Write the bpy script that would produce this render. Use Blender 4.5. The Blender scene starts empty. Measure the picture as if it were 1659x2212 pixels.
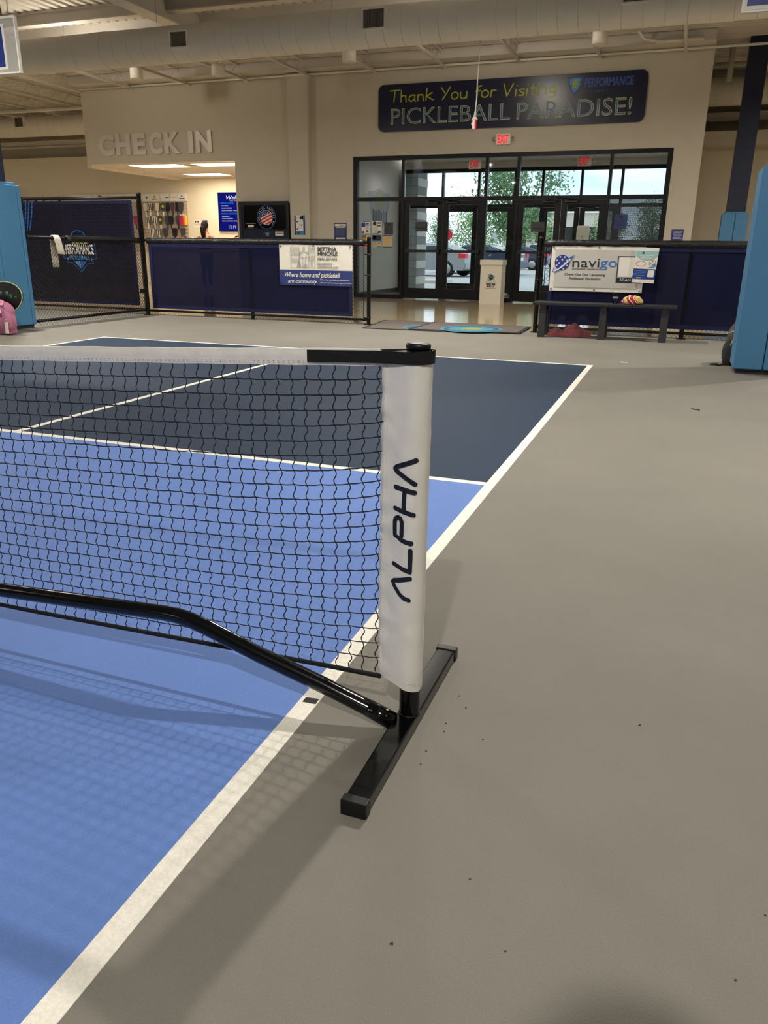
import bpy, bmesh, math, random
from mathutils import Vector, Matrix, noise
random.seed(7)
S = bpy.context.scene
COL = S.collection
PI = math.pi

# ------------------------------------------------------------------ camera
cam = bpy.data.cameras.new('camera')
cam.sensor_fit = 'HORIZONTAL'; cam.sensor_width = 36.0
cam.lens = 36.0 * 1680.02 / 1659.0
cam.clip_start = 0.05; cam.clip_end = 400
cam_o = bpy.data.objects.new('camera', cam); COL.objects.link(cam_o)
cam_o.location = (0.7475, -1.5740, 1.1120)
cam_o.rotation_euler = (math.radians(71.2693), math.radians(-0.6390), math.radians(20.1797))
S.camera = cam_o

# ------------------------------------------------------------------ sky, exposure
S.view_settings.view_transform = 'Standard'
S.view_settings.look = 'None'
S.view_settings.gamma = 1.0
S.view_settings.use_curve_mapping = False
S.view_settings.exposure = -0.12
LAMP_W = 185.0        # each high-bay lamp
LAMP_COL = (1.0, 0.945, 0.85)
SKY = 2.2
SHOP_W = 60.0
LAMPS = [(0.65, 2.95, 0.92), (0.86, -3.48, 1.0), (-6.2, 4.37, 0.85), (-6.9, -3.48, 0.30), (-2.6, 8.6, 1.2), (-8.2, 7.6, 1.15), (3.6, 8.6, 0.9), (7.6, 4.37, 0.7), (7.6, -3.48, 0.4),
         (-13.5, 4.37, 0.9), (-13.5, -3.48, 0.7), (-16.5, 9.0, 1.0), (-22.0, 4.37, 1.0), (-22.0, 13.0, 1.2), (0.5, -11.0, 0.4), (-7.0, -11.0, 0.4), (5.0, 13.2, 1.1)]
W = bpy.data.worlds.new('sky'); S.world = W; W.use_nodes = True
nt = W.node_tree; nt.nodes.clear()
out = nt.nodes.new('ShaderNodeOutputWorld'); bg = nt.nodes.new('ShaderNodeBackground')
tc = nt.nodes.new('ShaderNodeTexCoord'); mp = nt.nodes.new('ShaderNodeMapping')
nz = nt.nodes.new('ShaderNodeTexNoise'); rp = nt.nodes.new('ShaderNodeValToRGB')
mp.inputs['Scale'].default_value = (1.0, 1.0, 3.5)
nz.inputs['Scale'].default_value = 3.2; nz.inputs['Detail'].default_value = 6; nz.inputs['Roughness'].default_value = 0.6
rp.color_ramp.elements[0].position = 0.36; rp.color_ramp.elements[0].color = (0.52, 0.66, 0.78, 1)
rp.color_ramp.elements[1].position = 0.60; rp.color_ramp.elements[1].color = (0.93, 0.97, 1.0, 1)
nt.links.new(tc.outputs['Generated'], mp.inputs['Vector']); nt.links.new(mp.outputs['Vector'], nz.inputs['Vector'])
nt.links.new(nz.outputs['Fac'], rp.inputs['Fac']); nt.links.new(rp.outputs['Color'], bg.inputs['Color'])
bg.inputs['Strength'].default_value = SKY
nt.links.new(bg.outputs['Background'], out.inputs['Surface'])

# ------------------------------------------------------------------ materials
def lin(c):
    return tuple(((v/255)/12.92 if v/255 <= 0.04045 else ((v/255+0.055)/1.055)**2.4) for v in c)
MATS = {}
def mat(name, rgb, rough=0.6, metal=0.0, var=0.0, vscale=8.0, bump=0.0, bscale=60.0, spec=0.5, emit=0.0, stretch=None, sheen=0.0, coat=0.0, fine=0.0, fscale=400.0):
    m = bpy.data.materials.new(name); m.use_nodes = True; MATS[name] = m
    n = m.node_tree; b = n.nodes['Principled BSDF']; c = lin(rgb) + (1,)
    b.inputs['Base Color'].default_value = c; b.inputs['Roughness'].default_value = rough
    b.inputs['Metallic'].default_value = metal; b.inputs['Specular IOR Level'].default_value = spec
    if sheen: b.inputs['Sheen Weight'].default_value = sheen
    if coat: b.inputs['Coat Weight'].default_value = coat
    if emit:
        b.inputs['Emission Color'].default_value = c; b.inputs['Emission Strength'].default_value = emit
    if var or bump or fine:
        t = n.nodes.new('ShaderNodeTexCoord'); mpn = n.nodes.new('ShaderNodeMapping')
        if stretch: mpn.inputs['Scale'].default_value = stretch
        n.links.new(t.outputs['Object'], mpn.inputs['Vector'])
    col = None
    if var:
        z = n.nodes.new('ShaderNodeTexNoise'); z.inputs['Scale'].default_value = vscale; z.inputs['Detail'].default_value = 5
        z.inputs['Roughness'].default_value = 0.6
        n.links.new(mpn.outputs['Vector'], z.inputs['Vector'])
        r = n.nodes.new('ShaderNodeValToRGB')
        r.color_ramp.elements[0].position = 0.3; r.color_ramp.elements[1].position = 0.7
        r.color_ramp.elements[0].color = tuple(max(0, v*(1-var)) for v in c[:3]) + (1,)
        r.color_ramp.elements[1].color = tuple(min(1, v*(1+var)) for v in c[:3]) + (1,)
        n.links.new(z.outputs['Fac'], r.inputs['Fac']); col = r.outputs['Color']
    if fine:
        z = n.nodes.new('ShaderNodeTexNoise'); z.inputs['Scale'].default_value = fscale; z.inputs['Detail'].default_value = 2
        n.links.new(t.outputs['Object'], z.inputs['Vector'])
        mx = n.nodes.new('ShaderNodeMix'); mx.data_type = 'RGBA'; mx.blend_type = 'MULTIPLY'; mx.inputs[0].default_value = 1.0
        r = n.nodes.new('ShaderNodeValToRGB')
        r.color_ramp.elements[0].position = 0.35; r.color_ramp.elements[1].position = 0.65
        r.color_ramp.elements[0].color = (1-fine,)*3 + (1,); r.color_ramp.elements[1].color = (1, 1, 1, 1)
        n.links.new(z.outputs['Fac'], r.inputs['Fac'])
        if col: n.links.new(col, mx.inputs[6])
        else: mx.inputs[6].default_value = c
        n.links.new(r.outputs['Color'], mx.inputs[7]); col = mx.outputs[2]
    if col: n.links.new(col, b.inputs['Base Color'])
    if bump:
        z = n.nodes.new('ShaderNodeTexNoise'); z.inputs['Scale'].default_value = bscale; z.inputs['Detail'].default_value = 4
        n.links.new(mpn.outputs['Vector'], z.inputs['Vector'])
        bp = n.nodes.new('ShaderNodeBump'); bp.inputs['Strength'].default_value = bump; bp.inputs['Distance'].default_value = 0.02
        n.links.new(z.outputs['Fac'], bp.inputs['Height']); n.links.new(bp.outputs['Normal'], b.inputs['Normal'])
    return m
def emat(name, rgb, strength):
    m = bpy.data.materials.new(name); m.use_nodes = True; n = m.node_tree; n.nodes.clear()
    o = n.nodes.new('ShaderNodeOutputMaterial'); e = n.nodes.new('ShaderNodeEmission')
    e.inputs['Color'].default_value = lin(rgb) + (1,); e.inputs['Strength'].default_value = strength
    n.links.new(e.outputs[0], o.inputs['Surface']); MATS[name] = m
    return m
def glassmat(name, tint, refl, rough=0.02, dots=False):
    m = bpy.data.materials.new(name); m.use_nodes = True; n = m.node_tree; n.nodes.clear()
    o = n.nodes.new('ShaderNodeOutputMaterial'); tr = n.nodes.new('ShaderNodeBsdfTransparent'); gl = n.nodes.new('ShaderNodeBsdfGlossy')
    tr.inputs['Color'].default_value = tint + (1,); gl.inputs['Roughness'].default_value = rough
    mx = n.nodes.new('ShaderNodeMixShader'); lw = n.nodes.new('ShaderNodeFresnel'); lw.inputs['IOR'].default_value = refl
    n.links.new(lw.outputs['Fac'], mx.inputs['Fac']); n.links.new(tr.outputs[0], mx.inputs[1]); n.links.new(gl.outputs[0], mx.inputs[2])
    last = mx
    if dots:
        t = n.nodes.new('ShaderNodeTexCoord'); v = n.nodes.new('ShaderNodeTexVoronoi'); v.inputs['Scale'].default_value = 58.0; v.inputs['Randomness'].default_value = 0.0
        cmp = n.nodes.new('ShaderNodeMath'); cmp.operation = 'GREATER_THAN'; cmp.inputs[1].default_value = 0.44
        df = n.nodes.new('ShaderNodeBsdfDiffuse'); df.inputs['Color'].default_value = (0.05, 0.06, 0.07, 1)
        m2 = n.nodes.new('ShaderNodeMixShader')
        n.links.new(t.outputs['Object'], v.inputs['Vector']); n.links.new(v.outputs['Distance'], cmp.inputs[0])
        n.links.new(cmp.outputs[0], m2.inputs['Fac']); n.links.new(mx.outputs[0], m2.inputs[1]); n.links.new(df.outputs[0], m2.inputs[2]); last = m2
    n.links.new(last.outputs[0], o.inputs['Surface']); MATS[name] = m
    return m
def screenmat(name, rgb, thru):
    m = mat(name, rgb, 0.8, var=0.18, vscale=1.3, bump=0.25, bscale=4.0, spec=0.08)
    n = m.node_tree; b = n.nodes['Principled BSDF']; o = n.nodes['Material Output']
    tr = n.nodes.new('ShaderNodeBsdfTransparent'); mx = n.nodes.new('ShaderNodeMixShader'); mx.inputs['Fac'].default_value = thru
    n.links.new(b.outputs[0], mx.inputs[1]); n.links.new(tr.outputs[0], mx.inputs[2]); n.links.new(mx.outputs[0], o.inputs['Surface'])
    return m

mat('floor', (132, 128, 120), 0.7, var=0.07, vscale=1.1, bump=0.12, bscale=220, spec=0.22, fine=0.10, fscale=320)
mat('kitchen', (107, 139, 208), 0.68, var=0.06, vscale=1.6, bump=0.12, bscale=220, spec=0.22, fine=0.10, fscale=320)
mat('service', (44, 60, 82), 0.68, var=0.05, vscale=1.6, bump=0.10, bscale=220, spec=0.16, fine=0.08, fscale=320)
mat('line', (250, 246, 234), 0.6, var=0.04, vscale=9, bump=0.15, bscale=150, fine=0.10, fscale=150)
mat('lobby', (186, 168, 134), 0.09, var=0.10, vscale=1.5, bump=0.03, bscale=5, spec=0.55)
mat('wall', (198, 191, 175), 0.8, var=0.02, vscale=3, bump=0.05, bscale=150)
mat('vest', (228, 228, 224), 0.6)
mat('decal', (176, 182, 192), 0.5)
mat('decal_ball', (170, 176, 110), 0.5)
mat('cream', (224, 213, 190), 0.8, var=0.02, vscale=2)
mat('ceil', (214, 205, 190), 0.8, var=0.05, vscale=2)
mat('deck', (210, 204, 194), 0.75, var=0.05, vscale=1.0)
mat('beam', (212, 206, 197), 0.7, var=0.04, vscale=2)
mat('duct', (228, 224, 216), 0.5, var=0.03, vscale=2, bump=0.05, bscale=6)
mat('white', (236, 232, 224), 0.5)
mat('ductwhite', (232, 226, 214), 0.5)
mat('grille', (30, 31, 34), 0.5)
mat('black', (14, 14, 17), 0.38, spec=0.5)
mat('gloss_black', (7, 8, 11), 0.16, spec=0.5, var=0.1, vscale=30)
mat('cap_black', (13, 13, 15), 0.4, spec=0.4)
mat('frame_black', (9, 10, 13), 0.4, spec=0.3)
mat('fence_black', (8, 8, 10), 0.4, spec=0.35)
mat('vinyl_black', (20, 20, 21), 0.42, bump=0.5, bscale=18)
mat('strap', (9, 10, 15), 0.85, bump=0.1, bscale=500)
mat('sleeve', (232, 230, 225), 0.5, bump=0.35, bscale=14, var=0.03, vscale=20, stretch=(1, 1, 0.5))
mat('tape', (240, 237, 231), 0.5, bump=0.2, bscale=25, var=0.05, vscale=30)
def thin(name, a):
    n = MATS[name].node_tree; t_ = n.nodes.new('ShaderNodeBsdfTransparent'); m_ = n.nodes.new('ShaderNodeMixShader'); m_.inputs['Fac'].default_value = a
    n.links.new(n.nodes['Principled BSDF'].outputs[0], m_.inputs[1]); n.links.new(t_.outputs[0], m_.inputs[2]); n.links.new(m_.outputs[0], n.nodes['Material Output'].inputs['Surface'])
thin('tape', 0.15)
mat('stitch', (226, 223, 217), 0.7)
mat('net', (11, 12, 16), 0.7)
mat('print_navy', (14, 20, 38), 0.6)
mat('pad_blue', (68, 124, 166), 0.45, bump=0.06, bscale=6, var=0.03, vscale=3)
mat('navy_steel', (20, 26, 52), 0.4, var=0.1, vscale=3)
screenmat('screen', (19, 21, 49), 0.015)
screenmat('screen_tall', (13, 14, 38), 0.03)
mat('screen_hem', (31, 34, 68), 0.75, spec=0.15)
mat('banner_navy', (22, 28, 58), 0.28, bump=0.06, bscale=3)
mat('yellow', (184, 192, 56), 0.5)
mat('txt_blue', (44, 106, 190), 0.45)
mat('out_yellow', (196, 192, 112), 0.5)
mat('dim_blue', (56, 84, 164), 0.5)
mat('sky_blue', (84, 150, 206), 0.5)
mat('paper', (232, 228, 218), 0.6)
mat('banner_white', (230, 225, 212), 0.5, bump=0.3, bscale=5)
mat('banner_grey', (196, 192, 184), 0.5, bump=0.4, bscale=5)
mat('royal', (32, 52, 132), 0.5)
mat('ink', (30, 34, 52), 0.6)
mat('ink_grey', (96, 96, 100), 0.6)
mat('mid_navy', (42, 56, 116), 0.5)
mat('red_led', (255, 40, 50), 0.5)
mat('grey_letter', (214, 206, 196), 0.42, metal=0.45)
mat('alu', (168, 164, 158), 0.35, metal=0.7)
mat('chrome', (200, 200, 200), 0.2, metal=1.0)
mat('bench', (34, 34, 36), 0.6, bump=0.1, bscale=60, var=0.1, vscale=20)
mat('bin', (222, 214, 196), 0.6)
mat('mat_grey', (116, 108, 104), 0.95, bump=0.6, bscale=300, var=0.12, vscale=60)
mat('rubber', (38, 38, 40), 0.8)
mat('teal', (76, 136, 152), 0.9)
mat('mat_yellow', (150, 150, 70), 0.9)
mat('teal_dark', (38, 92, 140), 0.9)
mat('maroon', (164, 82, 88), 0.95, sheen=0.3, var=0.12, vscale=20, bump=0.4, bscale=90)
mat('towel_white', (226, 218, 198), 0.95, sheen=0.2, bump=0.4, bscale=90)
mat('pink', (176, 112, 142), 0.8, bump=0.3, bscale=60, var=0.06, vscale=8)
mat('pink_light', (222, 150, 172), 0.7)
mat('cap_green', (44, 120, 84), 0.8)
mat('lime_piping', (190, 214, 150), 0.7)
mat('bag_grey', (72, 69, 64), 0.85, bump=0.4, bscale=30, var=0.1, vscale=8)
mat('bag_dark', (44, 43, 42), 0.85, bump=0.3, bscale=40)
mat('piping', (170, 164, 152), 0.6)
mat('skin', (196, 146, 118), 0.6)
mat('hair', (16, 13, 12), 0.7, spec=0.2)
mat('top_coral', (196, 104, 92), 0.8)
mat('leggings', (32, 33, 42), 0.8)
mat('slat', (196, 178, 158), 0.6)
mat('asphalt', (186, 184, 180), 0.9, var=0.05, vscale=0.6)
mat('leaf', (132, 160, 98), 0.7, var=0.3, vscale=1.5)
mat('leaf_dark', (104, 136, 90), 0.7, var=0.3, vscale=1.5)
mat('bark', (92, 78, 64), 0.9, bump=0.5, bscale=20)
mat('car_silver', (150, 154, 158), 0.3, metal=0.4, coat=0.5)
mat('car_blue', (62, 70, 92), 0.3, metal=0.3, coat=0.5)
mat('car_white', (196, 202, 208), 0.3, coat=0.5)
mat('car_glass', (30, 36, 42), 0.1)
mat('tail_red', (220, 24, 36), 0.3)
mat('tyre', (24, 24, 25), 0.8)
mat('building', (206, 196, 182), 0.85)
mat('block', (212, 211, 206), 0.9, bump=0.5, bscale=40, var=0.06, vscale=6)
mat('mortar', (140, 138, 134), 0.95)
mat('sign_back', (206, 208, 206), 0.4)
mat('stop_red', (206, 30, 40), 0.5)
mat('card', (222, 212, 196), 0.6)
mat('charcoal', (62, 62, 66), 0.6)
mat('plum', (80, 48, 62), 0.6)
mat('magenta', (180, 30, 92), 0.5)
mat('orange', (232, 130, 40), 0.5)
mat('lemon', (236, 218, 60), 0.5)
mat('gold', (206, 168, 70), 0.8)
mat('poster_cyan', (52, 138, 196), 0.5)
mat('tan_paper', (212, 188, 140), 0.7)
mat('red_cloth', (178, 32, 46), 0.9)
mat('mint', (150, 196, 192), 0.6)
emat('troffer', (255, 236, 206), 4.0)
emat('troffer_dim', (255, 224, 196), 1.2)
emat('lens', (255, 240, 214), 10.0)
emat('globe', (255, 244, 226), 190.0)
emat('exit_red', (255, 30, 45), 1.6)
emat('exit_dim', (235, 30, 45), 0.6)
emat('tv_blue', (28, 30, 150), 0.6)
emat('tv_cyan', (30, 130, 235), 0.9)
emat('tv_white', (225, 225, 255), 0.9)
emat('tv_yellow', (210, 210, 120), 0.7)
glassmat('glass', (0.93, 0.96, 0.97), 1.35)
glassmat('glass_side', (0.84, 0.87, 0.88), 1.5, 0.12)
glassmat('glass_dots', (0.90, 0.93, 0.94), 1.35, dots=True)
glassmat('clear', (0.86, 0.88, 0.9), 1.3)
mk = mat('milky', (190, 190, 186), 0.4)
mt = mk.node_tree; mt_t = mt.nodes.new('ShaderNodeBsdfTransparent'); mt_m = mt.nodes.new('ShaderNodeMixShader'); mt_m.inputs['Fac'].default_value = 0.55
mt.links.new(mt.nodes['Principled BSDF'].outputs[0], mt_m.inputs[1]); mt.links.new(mt_t.outputs[0], mt_m.inputs[2]); mt.links.new(mt_m.outputs[0], mt.nodes['Material Output'].inputs['Surface'])
glassmat('bottle_clear', (0.80, 0.82, 0.88), 1.45)
M = MATS

# ------------------------------------------------------------------ mesh builder
class MB:
    def __init__(s): s.v = []; s.f = []; s.sm = []
    def add(s, vs, fs, sm=False):
        o = len(s.v); s.v += [tuple(p) for p in vs]
        for f in fs: s.f.append(tuple(o+i for i in f)); s.sm.append(sm)
        return s
    def box(s, x0, x1, y0, y1, z0, z1):
        v = [(x0,y0,z0),(x1,y0,z0),(x1,y1,z0),(x0,y1,z0),(x0,y0,z1),(x1,y0,z1),(x1,y1,z1),(x0,y1,z1)]
        return s.add(v, [(0,3,2,1),(4,5,6,7),(0,1,5,4),(1,2,6,5),(2,3,7,6),(3,0,4,7)])
    def bbox(s, x0, x1, y0, y1, z0, z1, b=0.01):
        # box with chamfered edges
        bm = bmesh.new(); bmesh.ops.create_cube(bm, size=1)
        for v in bm.verts: v.co = Vector(((x0+x1)/2+v.co.x*(x1-x0), (y0+y1)/2+v.co.y*(y1-y0), (z0+z1)/2+v.co.z*(z1-z0)))
        bmesh.ops.bevel(bm, geom=bm.edges[:], offset=b, segments=2, affect='EDGES', profile=0.5)
        bm.verts.index_update()
        s.add([v.co[:] for v in bm.verts], [[v.index for v in f.verts] for f in bm.faces]); bm.free(); return s
    def tube(s, pts, r, n=8, caps=True, ry=None, closed=False):
        pts = [Vector(p) for p in pts]; L = len(pts); rs = r if isinstance(r, (list, tuple)) else [r]*L
        vs = []; prev = None
        for i, p in enumerate(pts):
            if closed: d = pts[(i+1) % L]-pts[i-1]
            else: d = pts[min(i+1, L-1)]-pts[max(i-1, 0)]
            d.normalize()
            a = Vector((0,0,1)) if abs(d.z) < 0.92 else Vector((0,1,0))
            u = d.cross(a).normalized(); w = u.cross(d).normalized()
            if prev is not None and u.dot(prev) < 0: u = -u; w = -w
            prev = u
            for k in range(n):
                t = 2*PI*k/n; vs.append(p+u*math.cos(t)*rs[i]+w*math.sin(t)*(rs[i]*ry if ry else rs[i]))
        fs = []
        m = L if closed else L-1
        for i in range(m):
            j = (i+1) % L
            for k in range(n):
                k2 = (k+1) % n; fs.append((i*n+k, i*n+k2, j*n+k2, j*n+k))
        s.add(vs, fs, n > 4)
        if caps and not closed:
            o = len(s.v)-len(vs)
            s.f.append(tuple(o+k for k in reversed(range(n)))); s.sm.append(False)
            s.f.append(tuple(o+(L-1)*n+k for k in range(n))); s.sm.append(False)
        return s
    def cyl(s, p0, p1, r, n=16, r1=None): return s.tube([p0, p1], [r, r if r1 is None else r1], n)
    def lathe(s, prof, c=(0,0,0), n=24, axis='z'):
        vs = []
        for (r, h) in prof:
            for k in range(n):
                t = 2*PI*k/n; a, b = r*math.cos(t), r*math.sin(t)
                q = (a, b, h) if axis == 'z' else ((h, a, b) if axis == 'x' else (a, h, b))
                vs.append((c[0]+q[0], c[1]+q[1], c[2]+q[2]))
        L = len(prof); fs = [(i*n+k, i*n+(k+1) % n, (i+1)*n+(k+1) % n, (i+1)*n+k) for i in range(L-1) for k in range(n)]
        return s.add(vs, fs, True)
    def prism(s, poly, y0, y1, f=None):
        # polygon in (x,z), thickness y0 (front) to y1
        n = len(poly); f = f or (lambda x, y, z: (x, y, z))
        vs = [f(x, y0, z) for x, z in poly]+[f(x, y1, z) for x, z in poly]
        a = sum(poly[i][0]*poly[(i+1) % n][1]-poly[(i+1) % n][0]*poly[i][1] for i in range(n))
        r = list(range(n)); 
        if a < 0: r.reverse()
        fs = [tuple(r), tuple(n+i for i in reversed(r))]
        for i in range(n):
            j = (i+1) % n; q = (i, n+i, n+j, j)
            fs.append(q if a > 0 else tuple(reversed(q)))
        return s.add(vs, fs)
    def hprism(s, poly, z0, z1):
        # polygon in (x,y), extruded in z
        return s.prism(poly, z1, z0, lambda x, y, z: (x, z, y))
    def ball(s, c, r, n=12, m=8, sc=(1,1,1)):
        vs = []
        for i in range(m+1):
            ph = PI*i/m
            for k in range(n):
                t = 2*PI*k/n
                vs.append((c[0]+r*sc[0]*math.sin(ph)*math.cos(t), c[1]+r*sc[1]*math.sin(ph)*math.sin(t), c[2]+r*sc[2]*math.cos(ph)))
        fs = [(i*n+k, (i+1)*n+k, (i+1)*n+(k+1) % n, i*n+(k+1) % n) for i in range(m) for k in range(n)]
        return s.add(vs, fs, True)
    def mesh(s, name, m):
        me = bpy.data.meshes.new(name); me.from_pydata(s.v, [], s.f)
        me.polygons.foreach_set('use_smooth', s.sm)
        me.materials.append(M[m] if isinstance(m, str) else m); me.update(); return me
    def build(s, name, m, parent=None, local=False, label=None):
        o = bpy.data.objects.new(name, s.mesh(name, m)); COL.objects.link(o)
        if parent is not None: attach(o, parent, local)
        if label: o['label'] = label
        return o
def wloc(o):
    p = Vector(o.location)
    while o.parent: o = o.parent; p += Vector(o.location)
    return p
def attach(o, parent, local=False):
    if not local:
        o.location = Vector(o.location)-wloc(parent)
    o.parent = parent
def tag(o, label=None, cat=None, group=None, kind=None):
    if label: o['label'] = label
    if cat: o['category'] = cat
    if group: o['group'] = group
    if kind: o['kind'] = kind
    return o
def thing(name, label, cat, loc=(0,0,0), group=None):
    o = bpy.data.objects.new(name, None); COL.objects.link(o); o.location = loc; o.empty_display_size = 0.1
    return tag(o, label, cat, group)
def struct(o): o['kind'] = 'structure'; return o
def sroot(name, loc=(0,0,0)):
    o = bpy.data.objects.new(name, None); COL.objects.link(o); o.location = loc; o.empty_display_size = 0.1
    return struct(o)
def dup(o, parent=None):
    c = o.copy(); COL.objects.link(c); c.parent = parent
    for ch in list(o.children): dup(ch, c)
    return c
def rrect(x0, x1, z0, z1, r, n=5):
    p = []
    for cx, cz, a in ((x1-r, z1-r, 0), (x0+r, z1-r, 90), (x0+r, z0+r, 180), (x1-r, z0+r, 270)):
        for i in range(n+1):
            t = math.radians(a+90*i/n); p.append((cx+r*math.cos(t), cz+r*math.sin(t)))
    return p
def disc(cx, cz, rx, rz=None, n=24, a0=0, a1=360):
    rz = rz or rx
    full = abs(a1-a0) >= 360
    k = n if full else n+1
    return [(cx+rx*math.cos(math.radians(a0+(a1-a0)*i/n)), cz+rz*math.sin(math.radians(a0+(a1-a0)*i/n))) for i in range(k)]
def ring(mb, cx, cz, r, w, y0, y1, n=28, a0=0, a1=360, rz=1.0):
    st = (a1-a0)/n
    for i in range(n):
        t0, t1 = math.radians(a0+st*i), math.radians(a0+st*(i+1))
        mb.prism([(cx+(r-w)*math.cos(t0), cz+(r-w)*rz*math.sin(t0)), (cx+(r+w)*math.cos(t0), cz+(r+w)*rz*math.sin(t0)),
                  (cx+(r+w)*math.cos(t1), cz+(r+w)*rz*math.sin(t1)), (cx+(r-w)*math.cos(t1), cz+(r-w)*rz*math.sin(t1))], y0, y1)
    return mb
def stroke(mb, pts, w, y0, y1, f=None):
    # flat pen stroke with round ends in the (x,z) plane
    for (a, b) in zip(pts[:-1], pts[1:]):
        dx, dz = b[0]-a[0], b[1]-a[1]; l = math.hypot(dx, dz) or 1e-6
        nx, nz_ = -dz/l*w, dx/l*w
        mb.prism([(a[0]+nx, a[1]+nz_), (a[0]-nx, a[1]-nz_), (b[0]-nx, b[1]-nz_), (b[0]+nx, b[1]+nz_)], y0, y1, f)
    for i, a in enumerate(pts):
        mb.prism(disc(a[0], a[1], w, n=10), y0-0.00004*(1+i % 2), y1, f)
    return mb
def rects(mb, lst, y0, y1):
    for (x0, x1, z0, z1) in lst: mb.prism([(x0, z0), (x1, z0), (x1, z1), (x0, z1)], y0, y1)
    return mb
def txt(s, x0, x1, z0, z1, y, m, parent, name='lettering', ext=0.002, bold=0.0, shear=0.0, f=None, res=3, spacing=1.0, label=None):
    c = bpy.data.curves.new('t', 'FONT'); c.body = s; c.size = 1.0; c.extrude = 0.01; c.offset = bold; c.shear = shear
    c.resolution_u = res; c.space_character = spacing
    o = bpy.data.objects.new('t', c); COL.objects.link(o)
    dg = bpy.context.evaluated_depsgraph_get(); me = bpy.data.meshes.new_from_object(o.evaluated_get(dg))
    COL.objects.unlink(o); bpy.data.objects.remove(o); bpy.data.curves.remove(c)
    xs = [v.co.x for v in me.vertices]; ys = [v.co.y for v in me.vertices]
    ax, bx, ay, by = min(xs), max(xs), min(ys), max(ys)
    for v in me.vertices:
        X = x0+(v.co.x-ax)/(bx-ax)*(x1-x0); Z = z0+(v.co.y-ay)/(by-ay)*(z1-z0); Y = y if v.co.z > 0 else y+ext
        v.co = f(X, Y, Z) if f else (X, Y, Z)
    me.materials.clear(); me.materials.append(M[m]); me.name = name
    ob = bpy.data.objects.new(name, me); COL.objects.link(ob)
    if parent is not None: attach(ob, parent)
    if label: ob['label'] = label
    return ob
def soft(name, mb, m, parent=None, voxel=0.012, smooth=6, disp=None):
    # fuse overlapping shapes into one continuous soft skin
    o = mb.build('tmp', m)
    r = o.modifiers.new('r', 'REMESH'); r.mode = 'VOXEL'; r.voxel_size = voxel
    k = o.modifiers.new('s', 'SMOOTH'); k.factor = 0.5; k.iterations = smooth
    dg = bpy.context.evaluated_depsgraph_get(); me = bpy.data.meshes.new_from_object(o.evaluated_get(dg))
    bpy.data.objects.remove(o)
    if disp:
        ns = [v.normal.copy() for v in me.vertices]
        for v, nn in zip(me.vertices, ns): v.co += nn*disp(v.co)
    me.polygons.foreach_set('use_smooth', [True]*len(me.polygons)); me.name = name
    me.materials.clear(); me.materials.append(M[m] if isinstance(m, str) else m)
    ob = bpy.data.objects.new(name, me); COL.objects.link(ob)
    if parent is not None: attach(ob, parent)
    return ob

# ================================================================== SETTING
XL, XR, YB, YW, YF = -30.0, 14.0, -16.0, 16.2, 20.3
ZW = 4.78
floor = struct(MB().box(XL, XR, YB, 9.98, -0.2, 0.0).build('floor', 'floor'))
lobby = struct(MB().box(XL, XR, 9.98, 20.3, -0.2, 0.0).build('floor', 'lobby'))
def paint(name, x0, x1, y0, y1, m, z=0.0012):
    return MB().box(x0, x1, y0, y1, -0.001, z).build(name, m, floor)
CX = 6.096
def court(ox):
    L = 0.051
    paint('kitchen_paint', ox-CX+L, ox-L, -2.083, 2.083, 'kitchen')
    for s in (1, -1):
        for a, b in ((-CX+L, -CX/2-L/2), (-CX/2+L/2, -L)):
            y = sorted((s*2.134, s*6.655)); paint('service_court_paint', ox+a, ox+b, y[0], y[1], 'service')
        y = sorted((s*2.083, s*2.134)); paint('court_line', ox-CX+L, ox-L, y[0], y[1], 'line', 0.0016)
        y = sorted((s*6.655, s*6.706)); paint('court_line', ox-CX+L, ox-L, y[0], y[1], 'line', 0.0016)
        y = sorted((s*2.134, s*6.655)); paint('court_line', ox-CX/2-L/2, ox-CX/2+L/2, y[0], y[1], 'line', 0.0016)
    paint('court_line', ox-L, ox, -6.706, 6.706, 'line', 0.0016); paint('court_line', ox-CX, ox-CX+L, -6.706, 6.706, 'line', 0.0016)
court(0.0)

# shell
struct(MB().box(XL-0.2, XL, YB, 21.0, 0, 6.0).build('wall_left', 'wall'))
struct(MB().box(XR, XR+0.2, YB, 21.0, 0, 6.0).build('wall_right', 'wall'))
struct(MB().box(XL, XR, YB-0.2, YB, 0, 6.0).build('wall_front', 'wall'))
b = MB()
b.box(-9.6, -6.55, YW, YW+0.25, 0, ZW); b.box(-6.55, 0.29, YW, YW+0.25, 3.06, ZW); b.box(0.29, 0.82, YW, YW+0.25, 0, ZW)
b.box(-13.9, -9.6, YW, YW+0.25, 3.06, ZW)
b.box(0.57, 0.82, YW+0.25, YF, 0, ZW); b.box(-9.6, -9.4, YW+0.25, YF, 0, ZW); b.box(-13.9, -13.75, YW+0.25, YF, 3.06, ZW)
struct(b.build('wall_back', 'wall'))
struct(MB().box(-8.1, -7.6, YW-0.13, YW, 0, ZW).build('trim_1', 'wall'))
b = MB(); b.box(XL, -9.6, YF, YF+0.3, 0, 3.74); b.box(0.82, XR, YF, YF+0.3, 0, 3.74)
struct(b.build('wall_far', 'cream'))
b = MB(); b.box(XL, XR, YF+0.3, YF+0.5, 3.3, 6.0)
struct(b.build('wall_upper', 'wall'))
# shop ceiling under the bulkhead
struct(MB().box(-13.9, -9.6, YW, YF, 3.05, 3.06).build('ceiling_shop', 'ceil'))
struct(MB().box(-13.93, -13.78, YW+0.02, YF, 2.98, 3.05).build('trim_2', 'ceil'))
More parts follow.
